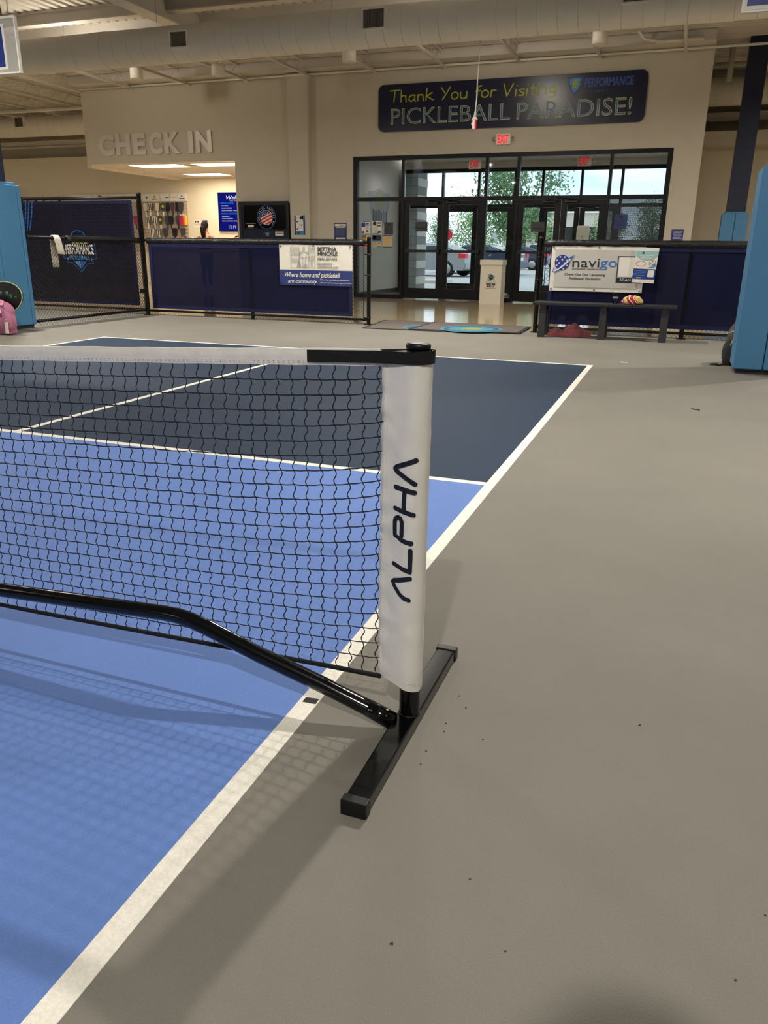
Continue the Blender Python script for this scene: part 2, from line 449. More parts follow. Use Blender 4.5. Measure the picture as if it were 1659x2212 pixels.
# vestibule shell
b = MB(); b.box(-6.68, -6.56, YW+0.25, 19.5, 0, 3.3); b.box(0.30, 0.42, YW+0.25, 19.5, 0, 3.3)
b.box(-9.4, -6.68, 19.4, 19.6, 0, 3.3); b.box(-6.68, 0.42, 19.4, 19.6, 3.06, 3.3)
struct(b.build('wall_vestibule', 'vest'))
struct(MB().box(-6.56, 0.30, YW+0.25, 19.4, 3.2, 3.3).build('ceiling_vestibule', 'ceil'))
struct(MB().box(-6.56, -6.54, YW+0.25, 19.4, 0, 0.10).build('baseboard_left', 'frame_black'))
# corrugated roof decks
def corrug(n0, n1, per, depth, horiz, a0, a1, z):
    prof = []; k = n0
    while k < n1:
        prof += [(k, z), (k+per*0.50, z), (k+per*0.60, z+depth), (k+per*0.90, z+depth)]; k += per
    b = MB()
    for (p, q) in zip(prof[:-1], prof[1:]):
        if horiz: b.add([(a0, p[0], p[1]), (a1, p[0], p[1]), (a1, q[0], q[1]), (a0, q[0], q[1])], [(0, 1, 2, 3)])
        else: b.add([(p[0], a0, p[1]), (p[0], a1, p[1]), (q[0], a1, q[1]), (q[0], a0, q[1])], [(3, 2, 1, 0)])
    b.box(XL, XR, *((n0, n1) if horiz else (a0, a1)), z+depth+0.002, z+depth+0.1)
    return b
ceiling = struct(corrug(13.75, 20.8, 0.17, 0.05, True, XL, XR, 4.98).build('ceiling', 'deck'))
ceiling2 = struct(corrug(XL, XR, 0.22, 0.06, False, YB, 13.75, 5.45).build('ceiling', 'deck'))
def beam(name, x0, x1, y0, y1, z0, z1, m='beam'):
    # I-beam along its longer side
    b = MB(); t = 0.025
    b.box(x0, x1, y0, y1, z0, z0+t); b.box(x0, x1, y0, y1, z1-t, z1)
    if x1-x0 > y1-y0: c = (y0+y1)/2; b.box(x0, x1, c-0.02, c+0.02, z0+t, z1-t)
    else: c = (x0+x1)/2; b.box(c-0.02, c+0.02, y0, y1, z0+t, z1-t)
    return b.build(name, m)
struct(MB().box(XL, XR, 13.75, 13.95, 4.76, 5.62).build('trim_girder', 'beam'))
struct(MB().box(-13.9, 0.82, 15.75, 16.2, 4.80, 4.98).build('trim_wall_beam', 'beam'))
for x in (-8.86, 0.9): struct(beam('trim_roof_beam', x-0.16, x+0.16, 4.0, 13.75, 5.05, 5.45))
for y in (12.72, 9.5): struct(beam('trim_cross_beam', XL, XR, y-0.1, y+0.1, 5.22, 5.45))
struct(beam('trim_far_beam', XL, XR, 20.05, 20.25, 4.02, 4.2))
# roof joists: bottom bar and posts up to the deck
k = 0
x = -13.88-1.575*8
while x < XR-1:
    y1 = 16.19 if -13.9 < x < 0.83 else 20.2
    b = MB(); b.box(x-0.028, x+0.028, 13.95, y1, 4.70, 4.715); b.box(x-0.004, x+0.004, 13.95, y1, 4.715, 4.76)
    yy = 14.0; up = True
    while yy < y1-0.2:
        b.tube([(x, yy, 4.73 if up else 4.97), (x, yy+0.24, 4.97 if up else 4.73)], 0.007, 5, caps=False); yy += 0.24; up = not up
    b.box(x-0.028, x+0.028, 13.95, y1, 4.955, 4.975)
    struct(b.build('trim_joist', 'beam'))
    x += 1.575
# pipes along the wall head and in the right bay
struct(MB().tube([(-13.9, 16.08, 4.745), (6.0, 16.08, 4.745)], 0.022, 8).build('trim_pipe', 'white'))
struct(MB().tube([(-20, 17.6, 4.62), (-13.92, 17.6, 4.62)], 0.045, 8).build('trim_pipe', 'beam'))
struct(MB().tube([(0.85, 18.0, 4.80), (6.0, 18.0, 4.80)], 0.05, 8).build('trim_pipe', 'beam'))
struct(MB().tube([(1.15, 17.2, 4.95), (1.15, 17.2, 4.35)], 0.055, 10).build('trim_pipe', 'beam'))
struct(MB().tube([(-0.55, 15.4, 4.95), (-0.45, 15.6, 4.86), (-0.2, 15.7, 4.82), (0.6, 15.7, 4.82)], 0.03, 8).build('trim_pipe', 'white'))

# ------------------------------------------------------------------ storefronts (frames, panes, doors)
VX = (-6.55, -5.355, -3.462, -2.775, -0.88, 0.29)
def storefront(nw, nd, Y, inner):
    w = sroot('window_%d' % nw, (-3.1, Y, 0)); d0, d1 = Y-0.02, Y+0.10; fb = 'frame_black'
    for i, x in enumerate(VX):
        h = 0.05 if i in (0, 5) else 0.032
        xx = x+0.05 if i == 0 else (x-0.05 if i == 5 else x)
        MB().box(xx-h, xx+h, d0, d1, 0, 3.06).build('mullion', fb, w)
    MB().box(VX[0], VX[5], d0-0.004, d1+0.004, 2.975, 3.06).build('head_bar', fb, w)
    MB().box(VX[0], VX[5], d0-0.004, d1+0.004, 2.125, 2.205).build('transom_bar', fb, w)
    for a, c in ((0, 1), (2, 3), (4, 5)):
        MB().box(VX[a]+0.03, VX[c]-0.03, d0-0.002, d1+0.002, 0, 0.09).build('sill_bar', fb, w)
    if not inner:
        for xm in (-4.40, -1.83): MB().box(xm-0.03, xm+0.03, d0, d1, 2.2, 2.98).build('mullion', fb, w)
    for i in range(5):
        g = 'glass_side' if (inner and i == 0) else 'glass'
        MB().box(VX[i]+0.035, VX[i+1]-0.035, Y+0.035, Y+0.043, 2.20, 2.98).build('pane', g, w)
        if i in (0, 2, 4):
            g2 = 'glass_dots' if (inner and i == 4) else g
            MB().box(VX[i]+0.035, VX[i+1]-0.035, Y+0.035, Y+0.043, 0.09, 2.13).build('pane', g2, w)
    for (a, c) in ((1, 2), (3, 4)):
        mid = (VX[a]+VX[c])/2
        for (x0, x1, s) in ((VX[a]+0.034, mid-0.004, 1), (mid+0.004, VX[c]-0.034, -1)):
            d = sroot('door_%d' % nd, ((x0+x1)/2, Y, 0)); nd += 1
            b = MB(); e0, e1 = Y+0.005, Y+0.055
            b.box(x0, x0+0.125, e0, e1, 0.025, 2.12); b.box(x1-0.125, x1, e0, e1, 0.025, 2.12)
            b.box(x0+0.125, x1-0.125, e0, e1, 0.025, 0.25); b.box(x0+0.125, x1-0.125, e0, e1, 2.035, 2.12)
            b.build('door_frame', fb, d)
            MB().box(x0+0.125, x1-0.125, Y+0.026, Y+0.034, 0.25, 2.035).build('pane', 'glass', d)
            b = MB(); b.box(x0+0.10, x1-0.10, Y-0.055, Y-0.02, 1.035, 1.09)
            b.box(x0+0.05, x0+0.12, Y-0.06, Y+0.005, 1.02, 1.105); b.box(x1-0.12, x1-0.05, Y-0.06, Y+0.005, 1.02, 1.105)
            b.build('push_bar', 'black', d)
            xc = x1-0.22 if s == 1 else x0+0.22
            b = MB(); b.box(xc-0.15, xc+0.12, Y-0.055, Y+0.005, 2.065, 2.118); b.tube([(xc-0.1, Y-0.07, 2.11), (xc+0.16, Y-0.17, 2.12), (xc+0.3*s, Y-0.03, 2.15)], 0.010, 6)
            b.build('door_closer', 'black', d)
            for zh in (0.2, 1.05, 1.95):
                MB().cyl(((x0 if s == 1 else x1), Y-0.004, zh), ((x0 if s == 1 else x1), Y-0.004, zh+0.1), 0.008, 6).build('hinge', 'black', d)
    return nd
nd = storefront(1, 1, YW+0.03, True)
storefront(2, nd, 19.42, False)

# ================================================================== PORTABLE NET
def xm(mirror):
    return (lambda x: -6.096-x) if mirror else (lambda x: x)
net = thing('portable_net', 'portable court net with white end sleeve and black steel frame across the blue court', 'net', (0.25, 0, 0))
def ztop(x):
    t = max(0.0, min(1.0, (x+3.05)/3.2)) if x > -3.048 else max(0.0, min(1.0, (-6.096-x+3.05)/3.2))
    return 0.805+0.105*t**1.5
def sec():      # sleeve cross section, front half then back half, as (x, y)
    fr = [(0.170, -0.003), (0.180, -0.006), (0.192, -0.010), (0.206, -0.016), (0.220, -0.022), (0.234, -0.027), (0.247, -0.0295), (0.259, -0.0285), (0.270, -0.023), (0.278, -0.013), (0.281, 0.0)]
    return fr+[(x, -y) for x, y in reversed(fr[:-1])]
FR = sec()[:11]
def yfront(x):
    for (a, b) in zip(FR[:-1], FR[1:]):
        if a[0] <= x <= b[0]: return a[1]+(b[1]-a[1])*(x-a[0])/(b[0]-a[0])
    return -0.02
def wrinkle(x, z):
    edge = math.exp(-((x-0.172)/0.016)**2)
    w = 0.0030*noise.noise(Vector((x*34, z*9, 1.7)))+0.0024*noise.noise(Vector((x*55, z*30, 5.1)))
    w += 0.0022*max(0.0, math.sin(z*31+x*60))**6*math.exp(-((x-0.272)/0.022)**2)
    w += edge*0.0030*math.sin(z*2*PI/0.070+noise.noise(Vector((0, z*9, 0)))*2)
    return w
def end_frame(mir):
    X = xm(mir); sg = -1 if mir else 1
    def bx(b, x0, x1, *r): a = sorted((X(x0), X(x1))); return b.box(a[0], a[1], *r)
    def bbx(b, x0, x1, *r): a = sorted((X(x0), X(x1))); return b.bbox(a[0], a[1], *r)
    b = MB(); bbx(b, 0.219, 0.271, -0.345, 0.350, 0.001, 0.0335, 0.004); b.build('foot_bar', 'gloss_black', net)
    for y0, y1 in ((-0.357, -0.331), (0.336, 0.362)):
        b = MB(); bbx(b, 0.216, 0.274, y0, y1, 0.0, 0.0365, 0.003); b.build('end_cap', 'cap_black', net)
    # upright post, oval
    n = 20; b = MB(); vs = []
    for z in (0.030, 0.912):
        for k in range(n):
            t = 2*PI*k/n; vs.append((X(0.248+0.0255*math.cos(t)), 0.021*math.sin(t), z))
    b.add(vs, [(k, (k+1) % n, n+(k+1) % n, n+k) for k in range(n)], True); b.build('post', 'gloss_black', net)
    b = MB(); prof = [(0.0, 0.926), (0.020, 0.926), (0.0262, 0.924), (0.0270, 0.920), (0.0262, 0.914), (0.0, 0.912)]
    vs = [(X(0.248+r*math.cos(2*PI*k/n)), r*0.84*math.sin(2*PI*k/n), z) for r, z in prof for k in range(n)]
    b.add(vs, [(i*n+k, i*n+(k+1) % n, (i+1)*n+(k+1) % n, (i+1)*n+k) for i in range(5) for k in range(n)], True); b.build('post_cap', 'cap_black', net)
    b = MB(); vs = [(X(0.248+0.027*math.cos(2*PI*k/12)), 0.0225*math.sin(2*PI*k/12), 0.0345) for k in range(12)]
    b.tube(vs, 0.0022, 5, closed=True); b.build('weld_bead', 'cap_black', net)
    # white sleeve
    S_ = sec(); n = len(S_); rows = 120; vs = []; b = MB()
    for r in range(rows+1):
        t = r/rows
        for (x, y) in S_:
            zb = 0.132+(x-0.17)*(-0.20)-(0.004 if y < 0 else 0); zt = 0.904+(x-0.17)*0.06
            z = zb+(zt-zb)*t; w = wrinkle(x, z)
            vs.append((X(x-0.004*(1-t)), y-w if y <= 0 else y+w, z))
    fs = [(r*n+k, r*n+(k+1) % n, (r+1)*n+(k+1) % n, (r+1)*n+k) for r in range(rows) for k in range(n)]
    b.add(vs, fs, True); sl = b.build('post_sleeve', 'sleeve', net)
    b = MB()                                         # two rows of stitching down the net edge, one round the hem
    for xs in (0.1765, 0.184):
        z = 0.14
        while z < 0.89:
            y = yfront(xs)-wrinkle(xs, z)-0.0008; xx = X(xs-0.004*(1-(z-0.13)/0.77))
            b.box(xx-0.0005, xx+0.0005, y-0.0006, y+0.0006, z, z+0.0042); z += 0.0065
    x = 0.176
    while x < 0.277:
        y = yfront(x)-wrinkle(x, 0.148)-0.0008; z = 0.150+(x-0.17)*(-0.20)
        b.box(X(x)-0.002, X(x)+0.002, y-0.0006, y+0.0006, z, z+0.001); x += 0.0062
    tag(b.build('stitching', 'stitch', sl), kind='stuff')
    if not mir:
        A = [[(0.258,0.68),(0.212,0.66),(0.207,0.655),(0.212,0.65),(0.257,0.627)], [(0.209,0.613),(0.257,0.608)], [(0.233,0.61),(0.232,0.562)], [(0.209,0.564),(0.256,0.557)],
             [(0.228,0.503),(0.228,0.535),(0.224,0.543),(0.218,0.5445),(0.211,0.54),(0.209,0.533),(0.2095,0.499),(0.219,0.496),(0.24,0.490),(0.253,0.490)],
             [(0.251,0.472),(0.250,0.419),(0.207,0.430)], [(0.251,0.403),(0.211,0.39),(0.206,0.385),(0.21,0.377),(0.225,0.359),(0.236,0.351),(0.249,0.349)]]
        b = MB()
        for pl in A:
            fine = []
            for (p, q) in zip(pl[:-1], pl[1:]):
                k = max(1, int(math.hypot(q[0]-p[0], q[1]-p[1])/0.004))
                fine += [(p[0]+(q[0]-p[0])*i/k, p[1]+(q[1]-p[1])*i/k) for i in range(k)]
            fine.append(pl[-1])
            def surf(x, y, z): return (x, yfront(x)-wrinkle(x, z)-0.0014+y, z)
            stroke(b, fine, 0.0054, -0.0003, 0.0008, surf)
        b.build('lettering', 'print_navy', sl, label='five navy letters running up the sleeve')
    # black strap round post and tape
    path = [(-0.005, -0.0085), (0.08, -0.0095), (0.15, -0.0105), (0.19, -0.0165), (0.22, -0.026), (0.247, -0.0325), (0.268, -0.028), (0.281, -0.015), (0.2845, 0.0), (0.281, 0.015), (0.26, 0.03), (0.22, 0.026), (0.15, 0.012), (0.05, 0.010)]
    b = MB(); n = len(path); vs = []
    for (x, y) in path:
        zc = 0.8865+0.012*(x+0.005)/0.286
        for dz, o_ in ((-0.0132, 0), (0.0132, 0), (0.0132, 0.0016), (-0.0132, 0.0016)):
            dy = -o_ if y < 0.001 else o_
            vs.append((X(x), y+dy, zc+dz))
    b.add(vs, [(i*4+k, i*4+(k+1) % 4, (i+1)*4+(k+1) % 4, (i+1)*4+k) for i in range(n-1) for k in range(4)]+[(0, 1, 2, 3), (n*4-4, n*4-3, n*4-2, n*4-1)])
    b.build('strap', 'strap', net)
    # bent base tube with joint sleeve
    pts = [(0.221, 0.0255), (0.16, 0.048), (0.032, 0.088), (-0.141, 0.136), (-0.29, 0.184), (-0.335, 0.196), (-0.375, 0.202), (-0.42, 0.2025), (-0.975, 0.176), (-2.95, 0.085)]
    b = MB(); b.tube([(X(x), -0.040, z) for x, z in pts], 0.0205, 14, ry=1.0); b.build('base_tube', 'gloss_black', net)
    b = MB(); b.tube([(X(0.2205), -0.040, 0.0262), (X(0.155), -0.040, 0.0498)], 0.0218, 14); b.build('tube_socket', 'gloss_black', net)
    b = MB(); b.cyl((X(-0.735), -0.040, 0.2055), (X(-0.735), -0.040, 0.2085), 0.006, 10); b.build('snap_button', 'chrome', net)
end_frame(False); end_frame(True)
b = MB(); b.box(-3.10, -3.0, -0.07, 0.0, 0.0, 0.105); b.box(-3.09, -3.01, -0.25, 0.25, 0.0, 0.03); b.build('centre_foot', 'gloss_black', net)
# headband tape
b = MB(); vs = []; xs = [0.165-0.05*i for i in range(129)]
for i, x in enumerate(xs):
    zt = ztop(x); w = 0.0015*noise.noise(Vector((x*9, 0, 3)))
    for (dy, dz) in ((-0.0055+w, -0.0365), (-0.0065+w, -0.018), (-0.005, -0.002), (0.0, 0.0), (0.005, -0.002), (0.0065, -0.018), (0.0055, -0.0365)): vs.append((x, dy, zt+dz+0.0006*math.sin(x*40)))
b.add(vs, [(i*7+k, i*7+k+1, i*7+8+k, i*7+7+k) for i in range(len(xs)-1) for k in range(6)], True); tape = b.build('headband_tape', 'tape', net)
b = MB()
for dz in (-0.031, -0.0275):
    for i in range(len(xs)*4-4):
        x = 0.15-0.0125*i; z = ztop(x)+dz; b.box(x-0.0045, x, -0.0078, -0.0066, z, z+0.0008)
tag(b.build('stitching', 'stitch', tape), kind='stuff')
# netting
NC = int((0.172+6.268)/0.035); NR = 21
def zcord(x): return 0.118+0.006*math.sin(x*1.3)-(0.010 if x < -0.9 else 0.010*max(0, -x/0.9))
def knot(i, j):
    x = 0.160-0.035*i; zt = ztop(x)-0.034; zb = zcord(x)+0.006; t = j/NR
    z = zb+(zt-zb)*t
    pull = math.exp((x-0.165)/0.15)+math.exp((-6.261-x)/0.15)
    z += (0.040*pull-0.010)*math.sin(PI*min(1, t*1.02))**0.8 if 0 < t < 1 else 0
    h = noise.noise(Vector((i*0.9, j*0.9, 2.2))); g = noise.noise(Vector((i*0.8, j*1.1, 8.2)))
    return Vector((x+0.003*h, 0.003*g, z+0.0022*noise.noise(Vector((i*1.3, j*0.7, 5.0)))))
K = [[knot(i, j) for j in range(NR+1)] for i in range(NC+1)]
b = MB()
for i in range(NC+1):
    pts = []
    for j in range(NR):
        a, c = K[i][j], K[i][j+1]
        amp = 0.0038+0.0016*noise.noise(Vector((i*0.7, j*1.7, 9)))
        for q in range(6):
            t = q/6; pts.append(a.lerp(c, t)+Vector((-amp*math.sin(2*PI*t), 0, 0)))
    pts.append(K[i][NR]); pts.append(K[i][NR]+Vector((0.002, 0, 0.016))); pts.append(K[i][NR]+Vector((-0.002, 0, 0.028))); b.tube(pts, 0.0014, 4, caps=False)
for j in range(1, NR):
    pts = [Vector((0.176, 0, K[0][j].z+0.004))]
    for i in range(NC):
        a, c = K[i][j], K[i+1][j]; pts.append(a); pts.append(a.lerp(c, 0.5)+Vector((0, 0, -0.0011+0.0012*noise.noise(Vector((i, j, 1))))))
    pts.append(K[NC][j]); b.tube(pts, 0.0014, 4, caps=False)
for i in range(NC+1):
    for j in range(1, NR):
        c = K[i][j]; r = 0.0026
        b.add([c+Vector((r, 0, 0)), c-Vector((r, 0, 0)), c+Vector((0, r, 0)), c-Vector((0, r, 0)), c+Vector((0, 0, r)), c-Vector((0, 0, r))],
              [(0, 2, 4), (2, 1, 4), (1, 3, 4), (3, 0, 4), (2, 0, 5), (1, 2, 5), (3, 1, 5), (0, 3, 5)])
tag(b.build('netting', 'net', net), kind='stuff')
b = MB(); b.tube([(0.172-0.05*i, 0.0, zcord(0.172-0.05*i)) for i in range(129)], 0.0062, 8); b.build('bottom_cord', 'strap', net)

# ================================================================== FENCES
YFN = 9.80
def chain(name, p0, p1, z0, z1, parent, r=0.0028, w=0.057):
    p0, p1 = Vector(p0), Vector(p1); d = (p1-p0); L = d.length; d.normalize(); nrm = Vector((-d.y, d.x, 0))
    b = MB(); hw = w/2; n = int(L/hw); st = int((z1-z0)/hw)
    T = [nrm*r, (-nrm*0.5+Vector((0, 0, 0.866)))*r, (-nrm*0.5-Vector((0, 0, 0.866)))*r]
    T = [nrm*r, -nrm*0.5*r+d*0.866*r, -nrm*0.5*r-d*0.866*r]
    for k in range(n):
        vs = []
        for j in range(-1, st+2):
            odd = (j+k) % 2
            u = (k+odd)*hw
            jj = max(-0.6, min(st+0.6, j)); u2 = u if -1 < j < st+1 else (k+((j+1 if j < 0 else j-1)+k) % 2)*hw*0.4+u*0.6
            q = p0+d*u2+nrm*(0.0022 if odd else -0.0022)*(1 if k % 2 else -1)
            for t in T: vs.append((q.x+t.x, q.y+t.y, z0+jj*hw+t.z))
        m = st+3
        b.add(vs, [(i*3+a, i*3+(a+1) % 3, (i+1)*3+(a+1) % 3, (i+1)*3+a) for i in range(m-1) for a in range(3)])
    return tag(b.build(name, 'fence_black', parent), kind='stuff')
def post(parent, x, y, h, r=0.030, dome=True, name='post'):
    b = MB(); b.lathe([(r, 0.0), (r, h-0.03), (r*1.12, h-0.028), (r*1.12, h-0.012), (r*0.9, h-0.002), (r*0.5, h+0.006), (0, h+0.008)], (x, y, 0), 14)
    o = b.build(name, 'fence_black', parent)
    b = MB(); b.box(x-0.06, x+0.06, y-0.045, y+0.045, 0.0, 0.008)
    for sx in (-0.045, 0.045): b.cyl((x+sx, y-0.03, 0.008), (x+sx, y-0.03, 0.02), 0.008, 6)
    b.build('base_plate', 'fence_black', o)
    return o
def padding(parent, p0, p1, r=0.050):
    p0, p1 = Vector(p0), Vector(p1); n = int((p1-p0).length/0.12)+1; b = MB(); pts = []; rs = []
    for i in range(n+1):
        p = p0.lerp(p1, i/n); w = 0.005*noise.noise(Vector((i*0.7, 1, 2))); pts.append(p+Vector((0, 0, w-0.003))); rs.append(r*(1+0.06*noise.noise(Vector((i*0.9, 4, 2)))))
    b.tube(pts, rs, 14); o = b.build('rail_padding', 'vinyl_black', parent)
    b = MB(); L = (p1-p0).length; d = (p1-p0).normalized(); k = 0.1
    nr = Vector((d.y, -d.x, 0))
    if nr.y > 0 and abs(d.x) > 0.5: nr = -nr
    while k < L:
        q = p0+d*k+nr*0.043+Vector((0, 0, -0.030)); b.ball(q, 0.008, 6, 4); k += 0.16
    tag(b.build('grommet', 'black', o), kind='stuff')
    return o
def rail(parent, name, p0, p1, r=0.021): return MB().tube([p0, p1], r, 10).build(name, 'fence_black', parent)
def bands(parent, x, y, zs, dx):
    for z in zs:
        b = MB(); b.lathe([(0.031, z-0.010), (0.035, z-0.010), (0.035, z+0.010), (0.031, z+0.010)], (x, y, 0), 12)
        b.box(*sorted((x+dx*0.03, x+dx*0.085)), y-0.006, y+0.006, z-0.008, z+0.008); b.build('tension_band', 'fence_black', parent)

f1 = thing('low_fence', 'low black chain-link fence with padded top rail left of the entrance mat', 'fence', (-5.67, YFN, 0))
post(f1, -5.67, YFN, 1.17); post(f1, -3.67, YFN, 1.27)
rail(f1, 'top_rail', (-7.63, YFN, 1.195), (-3.70, YFN, 1.195)); rail(f1, 'bottom_rail', (-7.63, YFN, 0.075), (-3.70, YFN, 0.075), 0.019)
chain('chain_link', (-7.60, YFN, 0), (-3.74, YFN, 0), 0.03, 1.17, f1)
MB().box(-3.755, -3.745, YFN-0.004, YFN+0.004, 0.05, 1.17).build('tension_bar', 'fence_black', f1)
bands(f1, -3.67, YFN, (0.10, 0.42, 0.72, 1.02), -1)
padding(f1, (-7.58, YFN, 1.190), (-3.74, YFN, 1.190))
f2 = thing('low_fence', 'low black chain-link fence with padded top rail behind the bench', 'fence', (1.0, YFN, 0))
for x in (0.83, 2.8, 4.8): post(f2, x, YFN, 1.17)
post(f2, -1.13, YFN, 1.285)
rail(f2, 'top_rail', (-1.10, YFN, 1.205), (4.8, YFN, 1.205)); rail(f2, 'bottom_rail', (-1.10, YFN, 0.075), (4.8, YFN, 0.075), 0.019)
chain('chain_link', (-1.06, YFN, 0), (4.77, YFN, 0), 0.03, 1.18, f2)
MB().box(-1.055, -1.045, YFN-0.004, YFN+0.004, 0.05, 1.17).build('tension_bar', 'fence_black', f2)
bands(f2, -1.13, YFN, (0.10, 0.42, 0.72, 1.02), 1)
padding(f2, (-1.08, YFN, 1.205), (4.76, YFN, 1.205))
f3 = thing('tall_fence', 'tall black chain-link fence with round-capped corner post at far left', 'fence', (-9.6, YFN, 0))
post(f3, -7.68, YFN, 1.92, 0.036); post(f3, -11.7, YFN, 1.9, 0.036)
rail(f3, 'top_rail', (-11.7, YFN, 1.845), (-7.68, YFN, 1.845), 0.024); rail(f3, 'bottom_rail', (-11.7, YFN+0.02, 0.085), (-7.70, YFN+0.02, 0.085), 0.019)
chain('chain_link', (-11.66, YFN, 0), (-7.72, YFN, 0), 0.03, 1.83, f3)
MB().box(-7.735, -7.728, YFN-0.004, YFN+0.004, 0.05, 1.80).build('tension_bar', 'fence_black', f3)
b = MB(); b.bbox(-7.77, -7.64, YFN-0.06, YFN-0.03, 0.35, 0.425, 0.006); b.build('clamp_plate', 'fence_black', f3)
f4 = thing('low_fence', 'low black chain-link fence running from the corner post to the left blue padded column', 'fence', (-7.70, 8.6, 0))
rail(f4, 'top_rail', (-7.70, 7.29, 1.20), (-7.70, 9.76, 1.20)); rail(f4, 'bottom_rail', (-7.70, 7.29, 0.085), (-7.70, 9.76, 0.085), 0.021)
chain('chain_link', (-7.70, 7.30, 0), (-7.70, 9.76, 0), 0.03, 1.18, f4)
padding(f4, (-7.70, 8.02, 1.190), (-7.70, 9.74, 1.190), 0.047)

# windscreens tied to the fences
def windscreen(label, x0, x1, z0, z1, y, m, ox):
    w = thing('windscreen', label, 'windscreen', ((x0+x1)/2, y, 0))
    nx, nz_ = int((x1-x0)/0.12)+1, 9; b = MB(); vs = []
    for i in range(nx+1):
        for j in range(nz_+1):
            x = x0+(x1-x0)*i/nx; z = z0+(z1-z0)*j/nz_; e = min(i, nx-i, j, nz_-j)
            vs.append((x, y+(0.004*noise.noise(Vector((x*1.7+ox, z*2.2, 3))) if e else 0), z))
    b.add(vs, [(i*(nz_+1)+j, (i+1)*(nz_+1)+j, (i+1)*(nz_+1)+j+1, i*(nz_+1)+j+1) for i in range(nx) for j in range(nz_)], True)
    b.build('mesh_cloth', m, w)
    h = 0.055
    rects(MB(), [(x0, x1, z1-h, z1), (x0, x1, z0, z0+h), (x0, x0+h, z0+h, z1-h), (x1-h, x1, z0+h, z1-h)], y-0.009, y-0.006).build('hem', 'screen_hem', w)
    b = MB(); x = x0+0.03
    while x < x1:
        for z in (z0+0.03, z1-0.025): b.lathe([(0.006, -0.012), (0.012, -0.012), (0.012, -0.008)], (x, y, z), 8, 'y')
        x += 0.6
    tag(b.build('eyelet', 'black', w), kind='stuff')
    return w
windscreen('navy mesh windscreen hung on the low fence under the black and white property banner', -7.55, -3.925, 0.115, 1.145, YFN-0.022, 'screen', 0)
windscreen('navy mesh windscreen hung on the fence behind the bench', -0.985, 4.72, 0.13, 1.165, YFN-0.022, 'screen', 9)
ws = windscreen('dark navy mesh windscreen with blue shield emblem on the tall fence', -11.55, -7.845, 0.145, 1.805, YFN+0.022, 'screen_tall', 4)
# emblem printed on the tall screen
ye = YFN+0.006
O = [(-9.05,1.29),(-8.93,1.29),(-8.86,1.293),(-8.80,1.17),(-8.66,1.167),(-8.645,0.893),(-8.73,0.874),(-8.708,0.813),(-8.821,0.814),(-8.994,0.671),(-9.159,0.817),(-9.271,0.818),(-9.244,0.866),(-9.333,0.895),(-9.31,1.167),(-9.17,1.17),(-9.12,1.29),(-9.05,1.29)]
b = MB(); stroke(b, O[2:17], 0.006, ye, ye+0.002)
stroke(b, [(-8.99+0.135*math.cos(t*PI/10), 1.255+0.085*math.sin(t*PI/10)) for t in range(11)], 0.006, ye, ye+0.002); b.build('emblem_outline', 'txt_blue', ws)
b = MB(); stroke(b, [(-10.02, 1.79), (-10.05, 1.60), (-10.12, 1.35)], 0.012, ye, ye+0.002); stroke(b, [(-9.95, 1.79), (-9.99, 1.60), (-10.06, 1.35)], 0.012, ye, ye+0.002); stroke(b, [(-9.88, 1.79), (-9.92, 1.60), (-10.00, 1.35)], 0.012, ye, ye+0.002)
b.build('stripe', 'txt_blue', ws)
txt('PERFORMANCE', -9.28, -8.69, 0.955, 1.12, ye, 'paper', ws, bold=0.03)
txt('PICKLEBALL', -9.21, -8.79, 0.868, 0.935, ye, 'sky_blue', ws, bold=0.02)
for x in (-9.26, -8.765): rects(MB(), [(x, x+0.025, 0.855, 0.90)], ye, ye+0.002).build('ribbon_end', 'sky_blue', ws)
for i in range(4): rects(MB(), [(-9.13+0.085*i, -9.065+0.085*i, 1.13, 1.175)], ye, ye+0.002).build('ball_mark', 'yellow', ws)
MB().prism([(-9.116, 0.842), (-8.99, 0.722), (-9.0, 0.842)], ye, ye+0.002).build('emblem_tip', 'sky_blue', ws)
MB().prism([(-9.0, 0.842), (-8.99, 0.722), (-8.86, 0.842)], ye, ye+0.002).build('emblem_tip', 'txt_blue', ws)

# ================================================================== PADDED COLUMNS
def column(label, cx, cy, pw, cw, ztop_, seam_side=True):
    c = thing('padded_column', label, 'column', (cx, cy, 0)); h = pw/2
    MB().box(cx-cw/2, cx+cw/2, cy-cw/2, cy+cw/2, 0, ztop_).build('steel_column', 'navy_steel', c)
    MB().box(cx-h+0.03, cx+h-0.03, cy-h+0.03, cy+h-0.03, 0.0, 0.05).build('base_block', 'rubber', c)
    t = 0.06; g = 0.003
    for sx in (-1, 1):
        x0, x1 = (cx-h, cx-g) if sx < 0 else (cx+g, cx+h)
        MB().bbox(x0, x1, cy-h, cy-h+t, 0.045, 1.85, 0.012).build('pad', 'pad_blue', c)
        MB().bbox(x0, x1, cy+h-t, cy+h, 0.045, 1.85, 0.012).build('pad', 'pad_blue', c)
        xs = (cx-h, cx-h+t) if sx < 0 else (cx+h-t, cx+h)
        MB().bbox(xs[0]+0.002, xs[1]-0.002, cy-h+t+g, cy+h-t-g, 0.045, 1.85, 0.012).build('pad', 'pad_blue', c)
    MB().bbox(cx-h+0.045, cx+h-0.045, cy-h+0.045, cy+h-0.045, 1.80, 1.885, 0.01).build('pad_top', 'pad_blue', c)
    return c
column('sky-blue padded column with navy post at the left edge beside the pink backpack', -7.965, 7.02, 0.53, 0.30, 5.4)
column('large sky-blue padded column at the right edge with grey backpack behind it', 1.575, 6.97, 0.53, 0.30, 5.4)
column('small far sky-blue padded column under a tall navy post, right of the entrance wall', 1.60, 16.72, 0.50, 0.355, 4.98)

